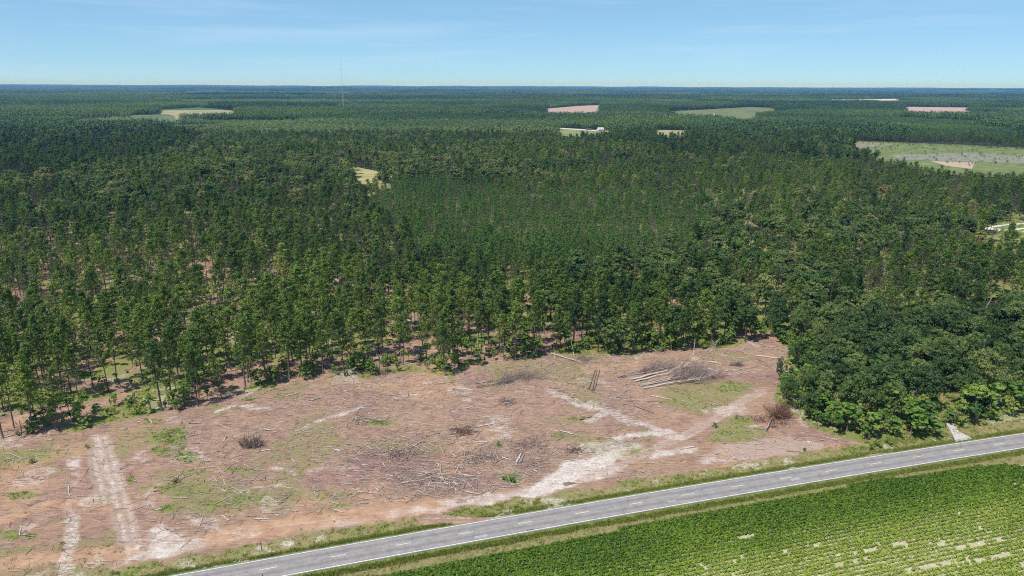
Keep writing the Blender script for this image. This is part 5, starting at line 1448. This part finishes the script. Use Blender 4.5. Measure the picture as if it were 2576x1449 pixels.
# bare runs in the rows
missing = (g > 0.76 + 0.10 * (1 - thin_)) & (g2 > 0.55) & (depth > 3.5)
missing |= (g2 > 0.82) & (thin_ > 0.55)
for (a, b, w) in (((2225, 1449), (2530, 1395), 0.5), ((2520, 1398), (2576, 1382), 0.5), ((2150, 1390), (2200, 1382), 0.6), ((2330, 1372), (2385, 1360), 0.6), ((1860, 1351), (1895, 1345), 0.5), ((1855, 1357), (1890, 1352), 0.5), ((2250, 1375), (2300, 1365), 0.5), ((2500, 1210), (2576, 1222), 0.9), ((2105, 1425), (2180, 1408), 0.6), ((2390, 1380), (2460, 1367), 0.5), ((1965, 1388), (1982, 1386), 0.5)):
    A2, B2 = G(*a), G(*b)
    missing |= (seg_dist(X, Y, np.array([A2, B2])) < min(w, 0.55)) & (fbm(fx * 0.9, rowid * 2.3, 209, 2) > 0.47)
ok = ~missing & (px > -80) & (px < 2700) & (py < 1640)
n = int(ok.sum())
size = np.clip(1.58 - 0.38 * thin_ - 0.25 * sst(0.5, 0.7, g) * thin_ + r.normal(0, 0.17, len(fx)), 0.5, 1.7)[ok]
tn = np.clip(0.14 + 0.60 * thin_ + 0.30 * (fbm(fx * 0.06, ft * 0.06, 207) - 0.5) + r.normal(0, 0.10, len(fx)), 0, 1)[ok]
CROP = [[loose('crop_clump', cropclump(920 + i))] for i in range(5)]
scatter('crop_plants', CROP, np.c_[X[ok], Y[ok], np.full(n, -0.08)], r.uniform(0, 6.28, n), np.stack([size, size, size * 0.95], -1), tn, r.integers(0, 5, n), 'rows of low green crop in the field by the road', 'stuff')

# ------------------------------------------------------------------ small things by the road
M_POST = plain('dark_post_wood', (0.10, 0.085, 0.08), 0.8)
M_WHITE = plain('white_plastic', (0.75, 0.74, 0.72), 0.5, 2, 0.05)
for (bx_, by_, lab) in ((659.6, 1393, 'thin dark marker post with pale foot beside the far road edge'), (664, 1474, 'thin dark marker post on the near verge at the bottom frame edge')):
    p = G(bx_, by_)
    root = empty('marker_post', (p[0], p[1], -0.05)); tag(root, lab, 'post')
    mb = MB(); mb.tube([(0, 0, 0), (0.0, 0, 1.1), (-0.06, 0, 2.3)], [0.085, 0.085, 0.08], 6); mobj('post', mb.mesh('post', M_POST), root)
    mb = MB(); mb.tube([(0, 0, 0), (0, 0, 0.55)], [0.095, 0.095], 6); mobj('sleeve', mb.mesh('sleeve', M_GREY), root)['tint'] = 0.8
    mb = MB(); mb.box((-0.09, -0.10, 2.25), (-0.05, 0.10, 2.42)); mobj('plate', mb.mesh('plate', M_POST), root)
p = G(2428 * 0.83854, 1327 * 0.83854)
rl = np.random.default_rng(3)
cc = rl.normal(0, 0.22, (18, 3)) * np.array([1, 0.7, 0.35]); cc[:, 2] = np.abs(cc[:, 2]) + 0.08
tag(mobj('plastic_bag', quads_mesh('plastic_bag', leaf_quads(cc, cc * [1, 1, 2] + [0, 0, 0.2], 0.38, 0.3, rl, 0.3), M_WHITE, rl.random(18)), None, (p[0], p[1], 0)), 'crumpled white litter on the bare ground near the red brush', 'litter')
# dug holes are small mounds with a dark lip
for (x, y, lab) in ((1248, 1196, 'dark clod of upturned earth left of the weedy green clump'), (515 * 0.9, 1226, 'dark clod of upturned earth in the weedy left strip'), (1432, 1216, 'dark brown heap of spoil on the white sand turnout'), (1400 * 0.98 + 1408 * 0 , 1140, 'rounded grey clod at the head of the sandy turnout')):
    p = G(x, y); rr2 = np.random.default_rng(int(x))
    u, w_ = np.meshgrid(np.linspace(0, 2 * np.pi, 15)[:-1], np.linspace(0, 1, 6), indexing='ij')
    rad2 = (1.0 + 0.4 * np.sin(u * 2 + 1) + rr2.normal(0, 0.2, u.shape)) * (1 - w_ * 0.98)
    v = np.stack([np.cos(u) * rad2 * 1.2, np.sin(u) * rad2 * 0.7, 0.45 * w_ ** 0.8 + rr2.normal(0, 0.05, u.shape) - 0.1], -1).reshape(-1, 3)
    f = np.array([[i * 6 + j, ((i + 1) % 14) * 6 + j, ((i + 1) % 14) * 6 + j + 1, i * 6 + j + 1] for i in range(14) for j in range(5)])
    tag(mobj('earth_clod', mesh_np('earth_clod', v, f, [plain('damp_earth', (0.19, 0.13, 0.105), 0.9)], None, True), None, (p[0], p[1], -0.05)), lab, 'earth heap')

# ------------------------------------------------------------------ buildings and mast far off
M_WALL = plain('white_clapboard', (0.58, 0.57, 0.55), 0.7, 0.5, 0.05)
M_ROOF = plain('pale_metal_roof', (0.48, 0.46, 0.45), 0.5, 0.4, 0.08)
M_DARKW = plain('dark_window', (0.03, 0.035, 0.04), 0.2)
M_STEEL = plain('galvanised_steel', (0.30, 0.32, 0.34), 0.5)
def house(px, py, w, d, h, roof_h, label, rot=0.35):
    p = G(px, py)
    root = empty('farm_house', (p[0], p[1], 0)); root.rotation_euler[2] = rot; tag(root, label, 'house')
    mb = MB(); mb.box((-w / 2, -d / 2, 0), (w / 2, d / 2, h)); mb.quad((-w / 2, -d / 2, h), (-w / 2, d / 2, h), (-w / 2, 0.02, h + roof_h), (-w / 2, -0.02, h + roof_h)); mb.quad((w / 2, -d / 2, h), (w / 2, d / 2, h), (w / 2, 0.02, h + roof_h), (w / 2, -0.02, h + roof_h))
    mobj('wall', mb.mesh('wall', M_WALL), root)
    ov = 0.5; mb = MB()
    for s in (-1, 1):
        e = h - ov * roof_h / (d / 2)
        a, b, c, dd = (-w / 2 - ov, s * (d / 2 + ov), e), (w / 2 + ov, s * (d / 2 + ov), e), (w / 2 + ov, 0, h + roof_h), (-w / 2 - ov, 0, h + roof_h)
        up_ = lambda q, z: (q[0], q[1], q[2] + z)
        mb.quad(*(up_(q, 0.18) for q in (a, b, c, dd))); mb.quad(*(up_(q, 0.03) for q in (a, b, c, dd))); mb.quad(up_(a, 0.03), up_(b, 0.03), up_(b, 0.18), up_(a, 0.18))
    mobj('roof', mb.mesh('roof', M_ROOF), root)
    for x in (-w * 0.32, w * 0.3):
        mb = MB(); mb.box((x - 0.55, -d / 2 - 0.05, 1.0), (x + 0.55, -d / 2 + 0.02, 2.3)); mobj('window', mb.mesh('window', M_DARKW), root)
    mb = MB(); mb.box((-0.5, -d / 2 - 0.06, 0.05), (0.5, -d / 2 + 0.02, 2.15)); mobj('door', mb.mesh('door', M_DARKW), root)
    for y in (-d * 0.2, d * 0.22):
        mb = MB(); mb.box((-w / 2 - 0.06, y - 0.5, 1.0), (-w / 2 + 0.02, y + 0.5, 2.3)); mobj('window', mb.mesh('window', M_DARKW), root)
    return root
house(1510, 331, 11, 9, 4.2, 3.4, 'white gabled farm house at the edge of its lawn in the far wood')
p = G(1481, 327.5)
sh = empty('open_shed', (p[0], p[1], 0)); sh.rotation_euler[2] = 0.1; tag(sh, 'open shed with pale flat roof left of the farm house', 'shed')
for sx_ in (-5, 0, 5):
    for sy_ in (-2.6, 2.6):
        mb = MB(); mb.box((sx_ - 0.12, sy_ - 0.12, 0), (sx_ + 0.12, sy_ + 0.12, 3.0)); mobj('post', mb.mesh('post', M_POST), sh)
mb = MB(); mb.box((-6, -3.3, 3.0), (6, 3.3, 3.2)); o = mobj('roof', mb.mesh('roof', M_ROOF), sh); o.rotation_euler[0] = rad(-4)
mb = MB(); mb.box((-5.4, 2.72, 0), (5.4, 2.84, 2.9)); mobj('back_wall', mb.mesh('back_wall', M_POST), sh)
yard = GP([(1398, 322.3), (1489, 327.5), (1546, 331.5), (1545, 333.6), (1489, 329.6), (1398, 324.3)])
me = bpy.data.meshes.new('lane'); me.from_pydata([(x, y, 0.75) for x, y in yard], [], [(0, 1, 4, 5), (1, 2, 3, 4)]); me.materials.append(M_SANDW); kind(mobj('lane', me), 'structure')
# small white shed of the cleared lot on the right
p = G(1796, 293)
bb = empty('white_barn', (p[0], p[1], 0)); tag(bb, 'tiny white barn beside the long green pasture', 'barn')
mb = MB(); mb.box((-4, -6, 0), (4, 6, 6)); mobj('wall', mb.mesh('wall', M_WALL), bb)
mb = MB(); mb.quad((-4.5, -6.4, 6), (-4.5, 6.4, 6), (0, 6.4, 8.6), (0, -6.4, 8.6)); mb.quad((4.5, -6.4, 6), (4.5, 6.4, 6), (0, 6.4, 8.65), (0, -6.4, 8.65)); mobj('roof', mb.mesh('roof', M_ROOF), bb)
# radio mast
D_ = 2000.0
hx = (859 * SC - 512) / FOCAL
mx_, my_ = hx * D_ * 1.0, D_
def mast_h(ytop):
    d = M3 @ np.array([hx, -(ytop * SC - 288) / FOCAL, -1.0])
    return CAM_H + d[2] * D_ / d[1]
HM = mast_h(156)
d_ = M3 @ np.array([hx, -(190 * SC - 288) / FOCAL, -1.0]); mx_ = d_[0] / d_[1] * D_
mast = empty('radio_mast', (mx_, my_, 0)); tag(mast, 'very tall thin guyed radio mast standing above the far horizon', 'radio mast')
mb = MB()
for k in range(3):
    a = k * 2.094; mb.tube([(1.1 * math.cos(a), 1.1 * math.sin(a), 0), (1.1 * math.cos(a), 1.1 * math.sin(a), HM)], [0.10, 0.10], 4)
nz_ = int(HM / 6)
for i in range(nz_):
    for k in range(3):
        a, b = k * 2.094, (k + 1) * 2.094
        mb.tube([(1.1 * math.cos(a), 1.1 * math.sin(a), i * 6), (1.1 * math.cos(b), 1.1 * math.sin(b), i * 6 + 6)], [0.05, 0.05], 3)
mobj('lattice', mb.mesh('lattice', M_STEEL), mast)
mb = MB(); mb.tube([(0, 0, HM), (0, 0, HM + 12)], [0.15, 0.1], 5); mobj('antenna', mb.mesh('antenna', M_STEEL), mast)
for k in range(3):
    for f_ in (0.35, 0.65, 0.95):
        a = k * 2.094 + 0.4
        mb = MB(); mb.tube([(0, 0, HM * f_), (math.cos(a) * 60, math.sin(a) * 60, 0)], [0.03, 0.03], 3); mobj('guy_wire', mb.mesh('guy_wire', M_STEEL), mast)

# ------------------------------------------------------------------ haze
hz = bpy.data.materials.new('haze_air'); hz.use_nodes = True
hn = hz.node_tree.nodes; hn.clear()
ho = N(hn, 'ShaderNodeOutputMaterial'); hp = N(hn, 'ShaderNodeVolumePrincipled')
hp.inputs['Color'].default_value = (0.11, 0.40, 1.0, 1)
hp.inputs['Absorption Color'].default_value = (1, 1, 1, 1)
hp.inputs['Density'].default_value = 5.5e-5
hp.inputs['Anisotropy'].default_value = 0.0
hz.node_tree.links.new(hp.outputs[0], ho.inputs['Volume'])
mb = MB(); mb.box((-31000, -31000, -3), (31000, 31000, HM + 16))
kind(mobj('haze', mb.mesh('haze', hz)), 'stuff')
print('counts', len(PX), len(OX), len(youngX), 'objects', len(bpy.data.objects))
